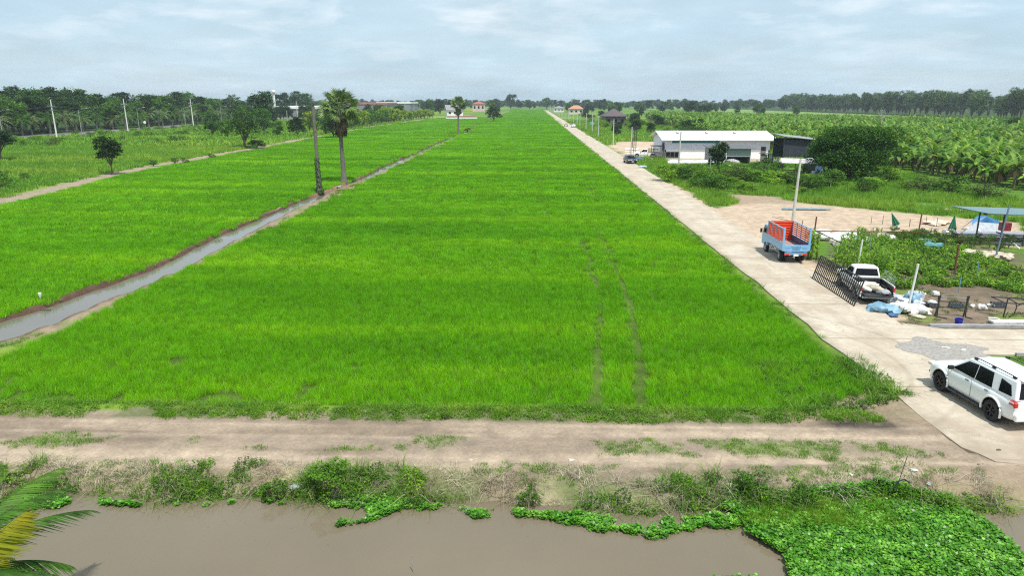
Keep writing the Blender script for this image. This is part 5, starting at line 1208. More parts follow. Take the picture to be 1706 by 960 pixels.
# ------------------------------------------------------------------ poles
def simple_pole(name, label, px, py, H_, r=.12, lean=0., m=POLEC, group=None, lamp=False, xy=None, cat='pole'):
    x, y = xy or at(px, py); t = thing(name, label, cat, (x, y, H1(x, y)), 0, group)
    b = MB(); b.tube([(0, 0, -.3), (lean * .5, 0, H_ * .5), (lean, 0, H_)], [r * 1.15, r, r * .75], 8); b.build('shaft', m, t, smooth=50)
    if lamp:
        b = MB(); b.tube([(lean, 0, H_ - .1), (lean + .7, -.1, H_ + .06)], .025, 6); b.tube([(lean, 0, H_ - .1), (lean - .8, -.1, H_ - .02)], .025, 6); b.build('bracket', GALV, t)
        b = MB(); b.box((lean + .8, -.12, H_ + .06), (.45, .2, .07)); b.build('lamp_head', GALV, t, bevel=.02)
    return t
simple_pole('lamp_pole', 'tall grey lamp pole standing behind the blue truck', 1320.5, 369, 5.85, .13, .18, lamp=True)
simple_pole('concrete_pole', 'slim concrete pole in the bushes in front of the warehouse', 1129, 294, 6.6, .13, .12)
simple_pole('thin_post', 'thin grey post standing in the meadow below the annex', 1181, 308, 3.9, .05, .02, GALV)
t1 = simple_pole('concrete_pole', 'concrete pole standing beside the latticed dark post', 1051, 262, 6.0, .12)
t = thing('lattice_post', 'dark latticed steel post beside the parked pickup', 'post', (*at(1057, 261), 0)); b = MB()
for x_ in (-.22, .22):
    for y_ in (-.15, .15): b.tube([(x_, y_, 0), (x_, y_, 6.4)], .035, 5)
for q in range(12): b.tube([(-.22, -.15, q * .53), (.22, -.15, q * .53 + .53)], .022, 4); b.tube([(.22, .15, q * .53), (-.22, .15, q * .53 + .53)], .022, 4)
b.build('lattice', BLKST, t)
rp = simple_pole('road_pole', 'concrete pole on the sand lot edge, nearest in the row along the road', 0, 0, 6.6, .13, xy=(20.6, 186), group='poles along the far road')
for q in range(24):
    y_ = 228 + q * 29 + random.uniform(-3, 3); lab = 'concrete pole in the row along the far stretch of road'
    copy_tree(rp, None, (20.8 + random.uniform(-.4, .4), y_, 0), random.uniform(0, 6), None, lab if q > 1 else ('second concrete pole of the row from the sand lot', 'third concrete pole of the row from the sand lot')[q])
def power_pole(label, x, y, H_):
    t = thing('power_pole', label, 'power pole', (x, y, 0), 0, 'white power poles on the left meadow')
    b = MB(); b.tube([(0, 0, -.3), (-.1, 0, H_ * .5), (-.25, 0, H_)], [.24, .19, .12], 8); b.build('shaft', mat('whitewashed_concrete', (.66, .66, .63), .85, var=.12), t, smooth=50)
    b = MB(); b.box((-.22, -.15, H_ - 1.9), (2.0, .12, .14)); b.box((-.22, -.15, H_ - 2.8), (1.5, .12, .14)); b.build('crossarm', GALV, t)
    b = MB(); [b.lathe([(.06, H_ - 1.83), (.09, H_ - 1.7), (.05, H_ - 1.55)], 8, Matrix.Translation((q, -.15, 0))) for q in (-1.1, -.5, .1, .7)]; b.build('insulators', mat('porcelain', (.35, .3, .28), .3), t)
    return t
for (a, b_, lab, H_) in ((96, 235, 'nearest tall white power pole with two crossarms, left of the lone tree', 11.4), (214, 222.5, 'second white power pole, right above the lone tree', 11.8), (323, 214, 'third white power pole beside a shorter grey post', 12.), (388, 207, 'fourth white power pole behind the leafy tree', 11.5), (447, 203, 'fifth white power pole in front of the white factory', 11.), (496, 197, 'farthest white power pole left of the dead palm trunk', 11.)):
    x_, y_ = at(a, b_); power_pole(lab, x_, y_, H_)
for (a, b_, H_, lab) in ((479, 203, 6., 'short pale post between the two far power poles'), (597, 197, 9., 'pale pole above the fruit trees right of the living palm'), (675, 192, 9, 'pale pole behind the fruit trees'), (690, 190, 9, 'far pale pole left of the white house'), (700, 190, 9, 'far pale pole beside another pole left of the white house'), (713, 189, 10, 'far pale pole nearest the white house')):
    simple_pole('far_pole', lab, a, b_, H_, .14)
def street_lamp(label, x, y):
    t = thing('street_lamp', label, 'street lamp', (x, y, 0), 0, 'street lamps along the highway'); b = MB(); b.tube([(0, 0, 0), (0, 0, 8.2)], [.12, .07], 8); b.build('pole', GALV, t)
    b = MB(); b.tube([(0, 0, 8.1), (1.2, 0, 8.5), (2.3, 0, 8.65)], .045, 6); b.build('arm', GALV, t); b = MB(); b.box((2.7, 0, 8.68), (.8, .32, .14)); b.build('lamp_head', mat('lamp_white', (.7, .7, .68), .4), t, bevel=.04)
for y_, lab in ((200, 'street lamp with curved arm at the left edge of the photo'), (237, 'street lamp between the first and second white power poles'), (274, 'street lamp between the second and third white power poles'), (313, 'street lamp right beside the third white power pole'), (352, 'street lamp beside the fourth white power pole')):
    street_lamp(lab, -146.5 - .018 * (y_ - 200), y_)
# small round sign by the highway
t = thing('round_sign', 'small round white sign beside the highway', 'road sign', (*at(243, 218), 0)); b = MB(); b.tube([(0, 0, 0), (0, 0, 3.2)], .05, 6); b.build('post', GALV, t); b = MB(); b.lathe([(.55, -.02), (.55, .02)], 20, Matrix.Translation((0, -.06, 3.2)) @ Matrix.Rotation(R(90), 4, 'X')); b.build('disc', mat('sign_white', (.75, .75, .75)), t)

# ------------------------------------------------------------------ warehouse, annex, dark shed
WALLW = corrugated('pale_corrugated_wall', (.74, .76, .92), 3.2, wear=.78); WALLL = mat('white_block_wall', (.86, .84, .89), .8, var=.06, scale=1., bump=.1)
ROOFW = corrugated('white_roof_sheet', (.82, .82, .81), 3.2, rough=.5, var=.05, wear=.74, wcol=(.62, .58, .52)); TEAL = mat('teal_band_paint', (.02, .16, .20), .5, var=.15); GREYC = corrugated('grey_corrugated', (.28, .31, .33), 4., wear=.7, wcol=(.2, .17, .14)); DGREY = corrugated('dark_sheet', (.05, .06, .075), 4., var=.3)
t = thing('warehouse', 'long white warehouse with shallow white roof and teal band', 'warehouse', (26.3, 145, 0))
b = MB(); L_ = 20.4; D_ = 14.
b.box((L_ / 2, .1, .85), (L_, .2, 1.7)); b.box((.1, D_ / 2, .85), (.2, D_, 1.7)); b.box((L_ - .1, D_ / 2, .85), (.2, D_, 1.7)); b.box((L_ / 2, D_ - .1, 1.8), (L_, .2, 3.6)); b.build('lower_wall', WALLL, t)
b = MB(); b.box((L_ / 2, .06, 2.67), (L_ + .04, .16, 1.94)); 
for x_ in (.06, L_ - .06): b.prism([(x_, 0.15, 1.7), (x_, D_ - .15, 1.7), (x_, D_ - .15, 3.6), (x_, D_ / 2, 4.9), (x_, .15, 3.6)], (.08, 0, 0))
b.build('upper_wall', WALLW, t)
b = MB(); b.box((5.9, -.03, 3.28), (9.2, .05, .56)); b.build('teal_band', TEAL, t)
b = MB()
for (ya, za, yb_, zb_) in ((-.95, 3.62, D_ / 2, 5.05), (D_ + .95, 3.62, D_ / 2, 5.05)): b.prism([(-.9, ya, za), (L_ + 1.3, ya, za), (L_ + 1.3, yb_, zb_), (-.9, yb_, zb_)], (0, 0, .07))
rf = b.build('roof', ROOFW, t); b = MB(); [b.lathe([(.28, 0), (.36, .12), (.1, .5)], 10, Matrix.Translation((x_, 4.6, 4.75))) for x_ in (3.2, 9., 14.6)]; b.build('vent', GALV, rf)
b = MB(); b.box((-.93, -.90, 3.60), (.03, .1, .16)); b.box((L_ / 2 + .2, -.97, 3.60), (L_ + 2.2, .05, .16)); b.build('fascia', mat('fascia_white', (.8, .8, .8)), rf)
b = MB(); b.box((1.4, -.06, .75), (2.7, .08, 1.15)); wn = b.build('window', mat('dark_window_frame', (.10, .11, .12), .5), t); b = MB(); [b.box((.75 + q * .9, -.11, .75), (.72, .02, .95)) for q in range(3)] if False else [b.box((.62 + q * .85, -.115, .75), (.72, .02, .95)) for q in range(3)]; b.build('pane', GLASS, wn)
b = MB(); b.box((19.2, -.03, 1.5), (.95, .08, 1.6)); b.build('door', BLK, t)
b = MB(); b.box((-.05, 2.2, 2.2), (.08, 1.6, 1.7)); b.build('gable_opening', BLK, t)
# lean-to frame at left of warehouse over the pickup
t = thing('lean_to', 'dark lean-to frame between the parked pickup and the warehouse', 'shelter', (24.4, 145.5, 0)); b = MB(); [b.tube([(x_, y_, 0), (x_, y_, 2.2)], .05, 6) for x_ in (0., 1.7) for y_ in (0, 4)]; b.build('posts', BLKST, t); b = MB(); b.box((.8, 2, 2.28), (2.3, 4.6, .05)); b.build('roof', DGREY, t)
blob('scrap_heap', 'dark scrap and motorbikes heaped beside the parked pickup', 'scrap heap', mat('dark_scrap', (.07, .065, .06), .7, var=.8, scale=6, bump=1.), (25.0, 144.2, 0), (1.9, 1.2, 1.2), 0, 5, .3)
t = thing('grey_gate', 'pale wire mesh gate panels left of the parked pickup', 'gate', (*at(1041, 259), 0)); b = MB()
for q in range(3):
    x_ = q * .95; [b.tube([(x_ + d, 0, .05), (x_ + d, 0, 1.5)], .03, 5) for d in (0, .9)]; [b.tube([(x_, 0, z_), (x_ + .9, 0, z_)], .02, 5) for z_ in (.1, .5, .9, 1.3, 1.5)]; [b.tube([(x_ + .15 * k, 0, .1), (x_ + .15 * k, 0, 1.5)], .014, 4) for k in range(1, 6)]
b.build('mesh_panel', mat('silver_paint', (.62, .63, .65), .4, .3), t)
t = thing('young_palm', 'small scruffy dry palm beside the lattice post', 'palm', (*at(1053, 252), 0)); v = []
for q in range(9): vv, F = frond(1.5, 0, 1.1, 8, .4, .07, 30 + q); v.append(rotx(vv, F, .9, q * .7, 0, (0, 0, 2.6)))
obj('crown', np_mesh('young_palm_crown', *merge(v), leaf_mat('tan_palm', ((.12, .10, .04), (.2, .16, .06), (.16, .2, .05)), 1.)), t); b = MB(); b.tube([(0, 0, 0), (0, 0, 2.6)], [.12, .08], 7); b.build('trunk', BARKP, t)
# annex
t = thing('annex_shed', 'grey corrugated annex with dark opening in front of the warehouse', 'shed', (32.5, 133, 0)); b = MB()
b.box((1.1, 0, 1.3), (2.2, .1, 2.6)); b.box((.05, 2.5, 1.3), (.1, 5, 2.6)); b.box((7.0, 2.5, 1.3), (.1, 5, 2.6)); b.box((3.5, 5, 1.3), (7, .1, 2.6)); b.build('wall', GREYC, t)
b = MB(); b.box((4.75, -.02, 1.95), (4.4, .06, 1.4)); b.build('shutter', corrugated('shutter_grey', (.30, .33, .35), 1.4, 'Z'), t)
b = MB(); b.box((2.45, -.1, 1.0), (.55, .25, 2.0)); b.build('white_pillar', WALLL, t)
b = MB(); b.prism([(-.5, -.6, 2.66), (7.9, -.6, 2.66), (7.9, 5.5, 3.05), (-.5, 5.5, 3.05)], (0, 0, .06)); b.build('roof', mat('old_dark_roof', (.11, .12, .13), .8, var=.3), t)
for k, (x_, y_, s_, lab, m_) in enumerate(((36.0, 131.9, (2.2, 1.2, .9), 'pile of pale junk below the annex shutter', mat('pale_junk', (.42, .37, .38), .7, var=.7, scale=7, bump=1.)), (41.8, 132.5, (1.6, 1., 1.0), 'dark pump and pipes beside the annex', mat('dark_scrap', (.07, .065, .06))), (43.2, 129.5, (2.0, .9, .9), 'pale teal tarp over goods beside the brick pillar', mat('teal_tarp', (.10, .30, .32), .5, var=.4, bump=.6)), (37.6, 119., (1.2, .9, .7), 'white bundle in the bushes below the pillar', WPLA), (34.0, 126., (.6, .5, .4), 'small white bag in the grass before the annex', WPLA), (30.8, 132.6, (1.5, .7, .22), 'white scrap board on the grass in front of the warehouse', WPLA))):
    blob('junk', lab, 'junk', m_, (x_, y_, 0), s_, k, 20 + k, .3)
# lean hut of boards between warehouse and dark shed
t = thing('board_hut', 'small hut of white boards and dark frame beside the dark shed', 'hut', (*at(1266, 282), 0)); b = MB(); b.box((.3, 0, 1.5), (.7, .3, 3.)); b.build('pillar', mat('grey_brick', (.22, .21, .20), .9, var=.5, scale=6, bump=.6), t)
b = MB(); [b.box((.95 + q * .75, .3, 1.65), (.42, .06, 1.5)) for q in range(2)]; b.box((3.0, .5, 1.7), (.5, .06, 1.0)); b.build('white_board', WALLL, t); b = MB(); b.box((2.2, .5, 2.55), (4.4, 1.6, .08)); [b.tube([(x_, .1, 0), (x_, .1, 2.5)], .05, 5) for x_ in (1.3, 2.4, 3.6)]; b.build('frame', BLKST, t)
t = thing('dark_shed', 'tall dark open-fronted shed with sloping roof beside the spreading tree', 'shed', (38.2, 112, 0)); b = MB(); W_, D_ = 5.0, 5.
b.box((W_ / 2, D_, 3.9), (W_, .1, 2.9)); b.box((.04, .05, 2.8), (.12, .12, 5.6)); b.box((.04, D_ - .1, 2.8), (.12, .12, 5.6)); b.prism([(W_, 0, 0), (W_, D_, 0), (W_, D_, 5.4), (W_, 0, 5.2)], (.08, 0, 0)); b.build('wall', DGREY, t)
b = MB(); b.prism([(-.3, -.5, 5.83), (W_ + .4, -.5, 5.22), (W_ + .4, D_ + .3, 5.45), (-.3, D_ + .3, 6.05)], (0, 0, .06)); b.build('roof', mat('old_tin', (.26, .28, .27), .6, var=.3), t)
b = MB(); b.box((W_ / 2, .05, 4.1), (W_ - .1, .06, 2.5)); b.build('front_cladding', DGREY, t)
b = MB(); b.prism([(W_ + .1, -.1, 0), (W_ + 1.0, .2, 0), (W_ + 1.0, .2, 2.2), (W_ + .1, -.1, 2.5)], (0, .06, 0)); b.prism([(W_ - .05, -.12, 0), (W_ + .12, -.12, 0), (W_ + .12, -.12, 5.), (W_ - .05, -.12, 5.)], (0, .06, 0)); b.build('blue_side_sheet', corrugated('blue_grey_sheet', (.12, .20, .30), 3.), t)
t = thing('work_canopy', 'low white sheet canopy in front of the dark shed', 'canopy', (37.9, 109.6, 0)); b = MB(); b.prism([(-.6, 0, 2.05), (4.6, -.1, 1.9), (4.8, 1.8, 2.5), (-.2, 1.9, 2.6)], (0, 0, .04)); b.build('sheet', mat('dusty_white_sheet', (.62, .57, .58), .6, var=.25, scale=2), t); b = MB(); [b.tube([(x_, y_, 0), (x_, y_, 2.0)], .05, 6) for x_ in (-.4, 2., 4.4) for y_ in (.1, 1.6)]; b.build('posts', BLKST, t)
for k, (x_, y_, s_, lab, m_) in enumerate(((39.3, 110.3, (2.2, .9, 1.0), 'dark machine parts under the low canopy', mat('dark_scrap', (.07, .065, .06))), (38.0, 108.9, (1.2, .8, .8), 'blue barrels and crates left of the low canopy', mat('blue_barrel', (.06, .13, .26), .5, var=.5, scale=6)))): blob('junk', lab, 'junk', m_, (x_, y_, 0), s_, k, 40 + k, .35)
b = MB(); b.lathe([(.33, 0), (.36, .1), (.36, .85), (.3, .92)], 16); o = b.build('white_drum', WALLL, smooth=40); o.location = (41.9, 108.9, 0); tag(o, 'white drum standing at the right foot of the dark shed', 'drum')
t = thing('blue_tank', 'blue plastic sheet bundle right of the dark shed', 'tarp', (43.9, 111.2, 0)); blob('bundle', '', '', mat('blue_barrel', (.06, .13, .26)), (0, 0, 0), (1.3, .8, 1.2), 0, 50, .2, parent=t)
# long white covered roll in the grass
t = thing('covered_roll', 'long low white plastic-covered stack lying in the grass', 'covered stack', (*at(1110, 275), 0)); b = MB(); n_ = 12
b.tube([(.2 + q * .78, .2 * math.sin(q), .38 + .05 * math.sin(q * 1.7)) for q in range(n_ + 1)], [.3] + [.52 + .05 * math.sin(q * 2.1) for q in range(n_ - 1)] + [.3], 14); b.build('plastic_cover', mat('white_cover', (.80, .80, .80), .45, var=.08, scale=2, bump=.6), t, smooth=60)
b = MB(); b.box((1.6, .25, .86), (1.5, .7, .04)); b.build('teal_sheet', mat('teal_tarp', (.10, .30, .32)), t)
blob('water_bags', 'dark blue bin bags beside the dark car', 'bin bag', mat('blue_barrel', (.06, .13, .26)), (*at(1064, 270), .02), (1.5, .9, .9), 0, 60)
blob('water_bags', 'pale blue bags on the road edge below the dark car', 'bag', mat('pale_blue_bag', (.42, .52, .62), .5, var=.4, bump=.6), (*at(1071, 280), .02), (1.3, .8, .45), 0, 61)
b = MB(); b.box((0, 0, .25), (14, .25, .5)); o = b.build('low_wall', mat('tan_wall', (.40, .33, .20), .9)); o.location = (45, 200, 0); tag(o, 'low tan wall along the back of the sandy lot', 'wall')
# ------------------------------------------------------------------ far buildings
PURP = mat('purple_brown_roof', (.10, .075, .085), .8, var=.15)
def house(name, label, loc, rz, w_, d_, h_, rh, wm, rm, over=.8, wins=3, cat='house', hip=True):
    t = thing(name, label, cat, loc, rz); b = MB(); b.box((0, 0, h_ / 2), (w_, d_, h_)); b.build('wall', wm, t); b = MB(); X, Y = w_ / 2 + over, d_ / 2 + over; rx = max(.1, w_ / 2 - (d_ / 2 if hip else -over))
    b.add([(-X, -Y, h_), (X, -Y, h_), (X, Y, h_), (-X, Y, h_), (-rx, 0, h_ + rh), (rx, 0, h_ + rh), (-X, -Y, h_ - .15), (X, -Y, h_ - .15), (X, Y, h_ - .15), (-X, Y, h_ - .15)], [(0, 1, 5, 4), (1, 2, 5), (2, 3, 4, 5), (3, 0, 4), (6, 9, 8, 7), (0, 6, 7, 1), (1, 7, 8, 2), (2, 8, 9, 3), (3, 9, 6, 0)]); b.build('roof', rm, t)
    for q in range(wins):
        b = MB(); x_ = -w_ / 2 + w_ * (q + .5) / wins; b.box((x_, -d_ / 2 - .02, h_ * .55), (w_ / wins * .45, .05, h_ * .35)); f = b.build('window', BLK, t); b = MB(); b.box((x_, -d_ / 2 - .055, h_ * .55), (w_ / wins * .38, .02, h_ * .28)); b.build('pane', GLASS, f)
    return t
house('dark_roof_house', 'house with a large purple-brown hipped roof among the shrubs', ((1016 - 884) / FPX * 330, 330, 0), .1, 9, 9, 4.6, 3.2, mat('brown_wall', (.12, .10, .09)), PURP)
CREAM = mat('cream_wall', (.62, .58, .50), .8); REDR = mat('red_tile_roof', (.36, .10, .07), .8, var=.2); GRR = mat('grey_tile_roof', (.25, .24, .26), .8)
house('white_house', 'white house with a grey gabled roof beyond the left field', ((748 - 884) / FPX * 520, 560, 0), .25, 12, 12, 4.4, 3.8, mat('white_wall', (.78, .78, .76)), GRR, hip=False)
t = thing('pink_wall', 'low white and pink garden wall in front of the white house', 'wall', ((770 - 884) / FPX * 470, 470, 0), .2); b = MB(); b.box((0, 0, .45), (20, .3, .9)); b.build('base', mat('white_wall', (.78, .78, .76)), t); b = MB(); b.box((0, .2, 1.3), (18, .3, 1.0)); b.build('hedge_band', mat('pink_brick', (.40, .16, .13), .9, var=.4), t)
house('pink_house', 'distant pink and white two-storey house with red roof', ((794 - 884) / FPX * 760, 800, 0), 0, 13, 10, 8, 2.5, mat('pink_white_wall', (.62, .45, .42)), REDR)
house('cream_house', 'small cream house with orange roof near the end of the road', (38, 640, 0), 0, 12, 8, 4.5, 3, CREAM, mat('orange_roof', (.45, .22, .12)))
house('far_white_house', 'low white building at the far end of the road', (27.5, 760, 0), 0, 10, 8, 4, 2, mat('white_wall', (.78, .78, .76)), GRR)
def factory(label, loc, w_, d_, h_, rm, cat='factory'):
    t = thing('factory', label, cat, loc, .02); b = MB(); b.box((0, 0, h_ / 2), (w_, d_, h_)); b.build('wall', mat('grey_factory_wall', (.20, .21, .22), .8), t)
    b = MB(); n_ = max(1, int(d_ / 20)); b.prism([(-w_ / 2 - .6, -d_ / 2 - .6, h_), (w_ / 2 + .6, -d_ / 2 - .6, h_), (w_ / 2 + .6, d_ / 2 + .6, h_), (-w_ / 2 - .6, d_ / 2 + .6, h_)], (0, 0, 1.6)); b.prism([(-w_ / 2, -d_ / 2, h_ + 1), (w_ / 2, -d_ / 2, h_ + 1), (w_ / 2, -d_ / 2 + .1, h_ + 1.01), (0, 0, h_ + 2)][:3], (0, 0, .05)); b.build('roof', rm, t)
factory('long low factory with a bright white roof left of the dead palm trunk', (-166, 520, 0), 40, 60, 6.0, mat('white_sheet_roof', (.82, .82, .82)))
factory('red-roofed factory hall right of the sugar palm crown', (-165, 740, 0), 50, 60, 8.0, mat('faded_red_roof', (.42, .16, .14), .7))
factory('white-roofed factory hall above the fruit trees', (-150, 830, 0), 36, 60, 8.4, mat('white_sheet_roof', (.82, .82, .82)))
t = thing('water_tower', 'slender white water tower behind the long factory', 'water tower', (-164, 470, 0)); b = MB(); b.tube([(0, 0, 0), (0, 0, 15.5)], [.75, .6], 12); b.build('column', mat('white_wall', (.78, .78, .76)), t); b = MB(); b.lathe([(.6, 15.5), (1.5, 16.4), (1.5, 17.2), (.2, 17.9)], 16); b.build('tank', mat('white_wall', (.78, .78, .76)), t)
b = MB(); b.lathe([(3.5, 0), (3.2, .9), (2, 1.7), (.2, 2.1)], 18); o = b.build('white_dome', mat('white_wall', (.78, .78, .76)), smooth=60); o.location = (-176, 488, 7.4); tag(o, 'small white dome at the left end of the long factory roof', 'dome')
# ------------------------------------------------------------------ garden, gate, posts and clutter
def pipe(name, label, a, b_, r, m, cat='pipe', group=None):
    q = MB(); q.tube([a, b_], r, 8); return tag(q.build(name, m), label, cat, group)
def post(label, px, py, H_, r, m, lean=(0, 0), name='post', xy=None):
    x, y = xy or at(px, py); q = MB(); q.tube([(0, 0, -.2), (lean[0], lean[1], H_)], r, 8); o = q.build(name, m, smooth=60); o.location = (x, y, H1(x, y)); return tag(o, label, 'post')
post('rusty steel post at the rear corner of the blue truck', 1351, 428, 2.95, .055, RUST, (.1, 0))
post('bent whitewashed post right behind the white pickup cab', 1427.5, 452, 2.15, .06, mat('whitewashed_concrete', (.66, .66, .63)), (.12, 0))
post('whitewashed post standing in the bags beside the pickup', 1512, 516, 2.55, .06, mat('whitewashed_concrete', (.66, .66, .63)), (.22, 0))
post('rusty post at the far side of the garden near the green umbrella', 1530.5, 385, 1.5, .06, RUST, (.06, 0))
post('rusty post at the near end of the sloping garden beam', 1590, 456, 1.95, .07, RUST)
post('tall blue-grey post in front of the metal shelter', 1658, 430, 3.85, .06, mat('blue_grey_paint', (.13, .20, .26), .5), (.5, .2))
post('short blue pipe stuck in the front edge of the garden', 1597, 488, 1., .03, mat('blue_pipe', (.12, .32, .45), .5)); post('slim blue pipe standing among the vegetables', 1626, 467, 1.2, .03, mat('blue_pipe', (.12, .32, .45)))
post('thin pale stake in the vegetables behind the white pickup', 1446, 440, 1.9, .022, GALV); post('short rusty stake behind the blue truck', 1336, 380, .7, .03, RUST); post('short rusty stake on the sand beside the first umbrella', 1515, 378, .7, .03, RUST); post('white stake in the tall grass left of the dark bush', 1383, 316, 1.0, .05, mat('white_wall', (.78, .78, .76))); post('white stake in the tall grass right of the spreading tree', 1550, 318, 1.0, .05, mat('white_wall', (.78, .78, .76)))
def P3(px, py, z): return (*at(px, py, z), z)
pipe('garden_rail', 'rusty horizontal pipe along the far side of the garden', P3(1357, 385, 1.75), P3(1534, 386.5, 1.35), .04, RUST)
pipe('garden_beam', 'dark sloping pipe from the rusty post to the whitewashed post', P3(1358, 384.5, 1.75), P3(1428, 417, 1.45), .035, BLKST)
pipe('garden_beam', 'dark sloping pipe above the right half of the garden', P3(1534, 383, 1.4), P3(1592, 408, 1.9), .04, BLKST)
pipe('shelter_beam', 'dark sloping pipe in front of the shelter platform', P3(1660, 387, 1.2), P3(1706, 400, 1.2), .05, BLKST)
# wire on thin posts out on the sand
for k, (a, b_) in enumerate(((1451, 374), (1470, 374), (1542, 376), (1560, 378))): post('thin stake number %s of the wire fence on the sand' % ('one', 'two', 'three', 'four')[k] if False else ('leftmost thin stake on the bare sand', 'second thin stake on the bare sand', 'thin stake on the sand right of the tilted umbrella', 'thin stake on the sand before the upright umbrella')[k], a, b_, .85, .02, BLKST)
# leaning barred gate
A = Vector(P3(1387, 466, .02)); B = Vector(P3(1415, 512, .02)); A.x = B.x = 17.75 - .02; A.x += .12; top = Vector((.42, 0, 1.55))
t = thing('barred_gate', 'long black barred gate leaning beside the white pickup', 'gate', (0, 0, 0)); q = MB()
L_ = (B - A); n_ = 25
for z_ in (0., .33, .66, 1.): q.bar(A + top * z_, B + top * z_, .05, .05)
for k in range(2): q.bar(A + L_ * k, A + L_ * k + top, .06, .06)
q.build('frame', BLKST, t); q = MB()
for k in range(1, n_): q.bar(A + L_ * (k / n_), A + L_ * (k / n_) + top, .046, .046)
q.build('bars', BLKST, t)
# maize and vegetables
MAIZ = leaf_mat('maize_leaf', ((.09, .22, .014), (.17, .34, .022), (.30, .44, .04)), .8, .4, rnd=.35)
def maize_mesh(seed):
    g_ = np.random.default_rng(seed); pr = []
    for i in range(11):
        L_ = g_.uniform(.6, .95); ns = 5; t_ = np.linspace(0, 1, ns + 1); an = 1.15 - 2.1 * t_ ** 1.2; xx = np.concatenate([[0], np.cumsum(np.cos(an[:-1]) * L_ / ns)]); zz_ = np.concatenate([[0], np.cumsum(np.sin(an[:-1]) * L_ / ns)]); w_ = .045 * np.array([.7, 1, 1, .8, .5, .1]); V = []
        for j in range(ns + 1): V += [[xx[j], -w_[j], zz_[j]], [xx[j], w_[j], zz_[j]]]
        b_ = np.arange(ns)[:, None] * 2; pr.append(rotx(np.array(V), [b_ + np.array([[0, 1, 3, 2]])], 0, i * 2.6 + g_.uniform(-.4, .4), 0, (0, 0, .15 + i * .13)))
    return np_mesh('maize%d' % seed, *merge(pr), MAIZ)
q = MB(); q.tube([(0, 0, -.1), (0, 0, 1.6)], [.022, .012], 6); ST = q.mesh('maize_stem', mat('maize_stem', (.12, .2, .04))); mz = []
for i in range(3):
    x_, y_ = at(1395 + i * 8, 447); t = thing('maize_plant', 'green maize plant in the garden strip left of the vegetables', 'maize plant', (x_, y_, 0), 0, 'maize plants in the garden'); obj('stem', ST, t); obj('leaves', maize_mesh(i), t); mz.append(t)
gm = np.random.default_rng(14); cnt = 0
MP = pxpoly([(1392, 452), (1386, 425), (1420, 402), (1480, 412), (1490, 470), (1500, 478), (1440, 462)])
while cnt < 150:
    x_, y_ = gm.uniform(18, 30), gm.uniform(38, 62)
    if inpoly(np.array([x_]), np.array([y_]), MP)[0] and x_ > 19.9 + .04 * (50 - y_): copy_tree(mz[cnt % 3], None, (x_, y_, 0), gm.uniform(0, 6.28), gm.uniform(.55, .9)); cnt += 1
x_, y_ = at(1361, 436)
for k in range(9): copy_tree(mz[k % 3], None, (x_ + gm.uniform(-.3, .3), y_ + gm.uniform(-.2, 1.6), 0), k, 1.15, 'tall maize plant in the clump behind the blue truck', 'maize clump behind the truck')
VP = pxpoly([(1440, 470), (1430, 425), (1470, 395), (1540, 388), (1600, 405), (1640, 432), (1706, 452), (1706, 492), (1640, 478), (1560, 478), (1500, 482)])
def vm_(s, m, h, R_, n, sz): return weed_mesh('veg%d' % s, m, 1200 + s, R_, h, n, sz)
P = region_points(19.5, 42, 37, 66, 9, lambda x, y: (polydist(x, y, VP) > 0) & (fbm(x * .7, y * .7, 131) > .31) & (np.abs(((x * .25 + y) / 1.5) % 1 - .5) < .44))
cover('vegetable_bed', 'dense rows of leafy green vegetables in the garden', P, [vm_(0, BRIG, .5, .38, 100, .13), vm_(1, LITEG, .55, .38, 100, .12), vm_(2, OLIVE, .5, .38, 80, .11), vm_(3, MAIZ, .55, .35, 110, .14)], .5, 1.05)
# climbing vines on a low net at the back of the garden
for k in range(16):
    a_ = 1440 + k * 16; x_, y_ = at(a_, 400 + max(0, a_ - 1560) * .12 + (k % 3) * 4); make_tree('vine_bush', 'vine-covered trellis bush along the back of the garden', 'bush', (DB[0], DB[1]) if k % 2 else (OLB[0], OLB[1]), (x_, y_, 0), k, (.8, .5, 1.25) if k % 2 else (.26, .2, .42), 'trellis bushes at the back of the garden')
# --- bags, tarps
for k, (a, b_, s_, m_, lab) in enumerate(((1470, 520, (1.5, 1.0, .5), BTARP, 'crumpled light blue tarp behind the pickup tailgate'), (1497, 519, (1.1, .8, .55), WPLA, 'white sack beside the crumpled blue tarp'), (1512, 521, (1.1, .9, .5), WPLA, 'white sack at the foot of the whitewashed post'), (1528, 522, (1.2, .8, .5), WPLA, 'white sack right of the whitewashed post'), (1503, 506, (1.9, 1.1, .5), SHEET, 'grey plastic sheet heaped behind the white sacks'), (1519, 508, (.9, .7, .75), BTARP, 'blue tarp bundle wrapped round the whitewashed post'), (1543, 520, (.7, .5, .25), BEIG, 'flat beige sack on the weeds'), (1486, 527, (.5, .4, .18), mat('blue_barrel', (.06, .13, .26)), 'small dark blue bag on the concrete edge'), (1527, 529, (.7, .45, .16), BEIG, 'scrap of pale sacking lying in front of the sacks'), (1635, 516, (.42, .36, .3), WPLA, 'round white bag on the weeds between the two steel frames'), (1619, 513, (.28, .24, .2), WPLA, 'small white bag left of the round white one'), (1558, 493, (.5, .4, .3), WPLA, 'white bag behind the barrow frame'), (1650, 511, (.35, .25, .16), WPLA, 'small pale scrap beside the right crate'), (1655, 531, (.5, .2, .06), WPLA, 'strip of white litter below the right frame'))):
    x_, y_ = at(a, b_); blob('sack', lab, 'sack' if 'sack' in lab else ('tarp' if 'tarp' in lab or 'sheet' in lab else 'bag'), m_, (x_, y_, H1(x_, y_)), s_, k * .7, 70 + k, .26, 2.6)
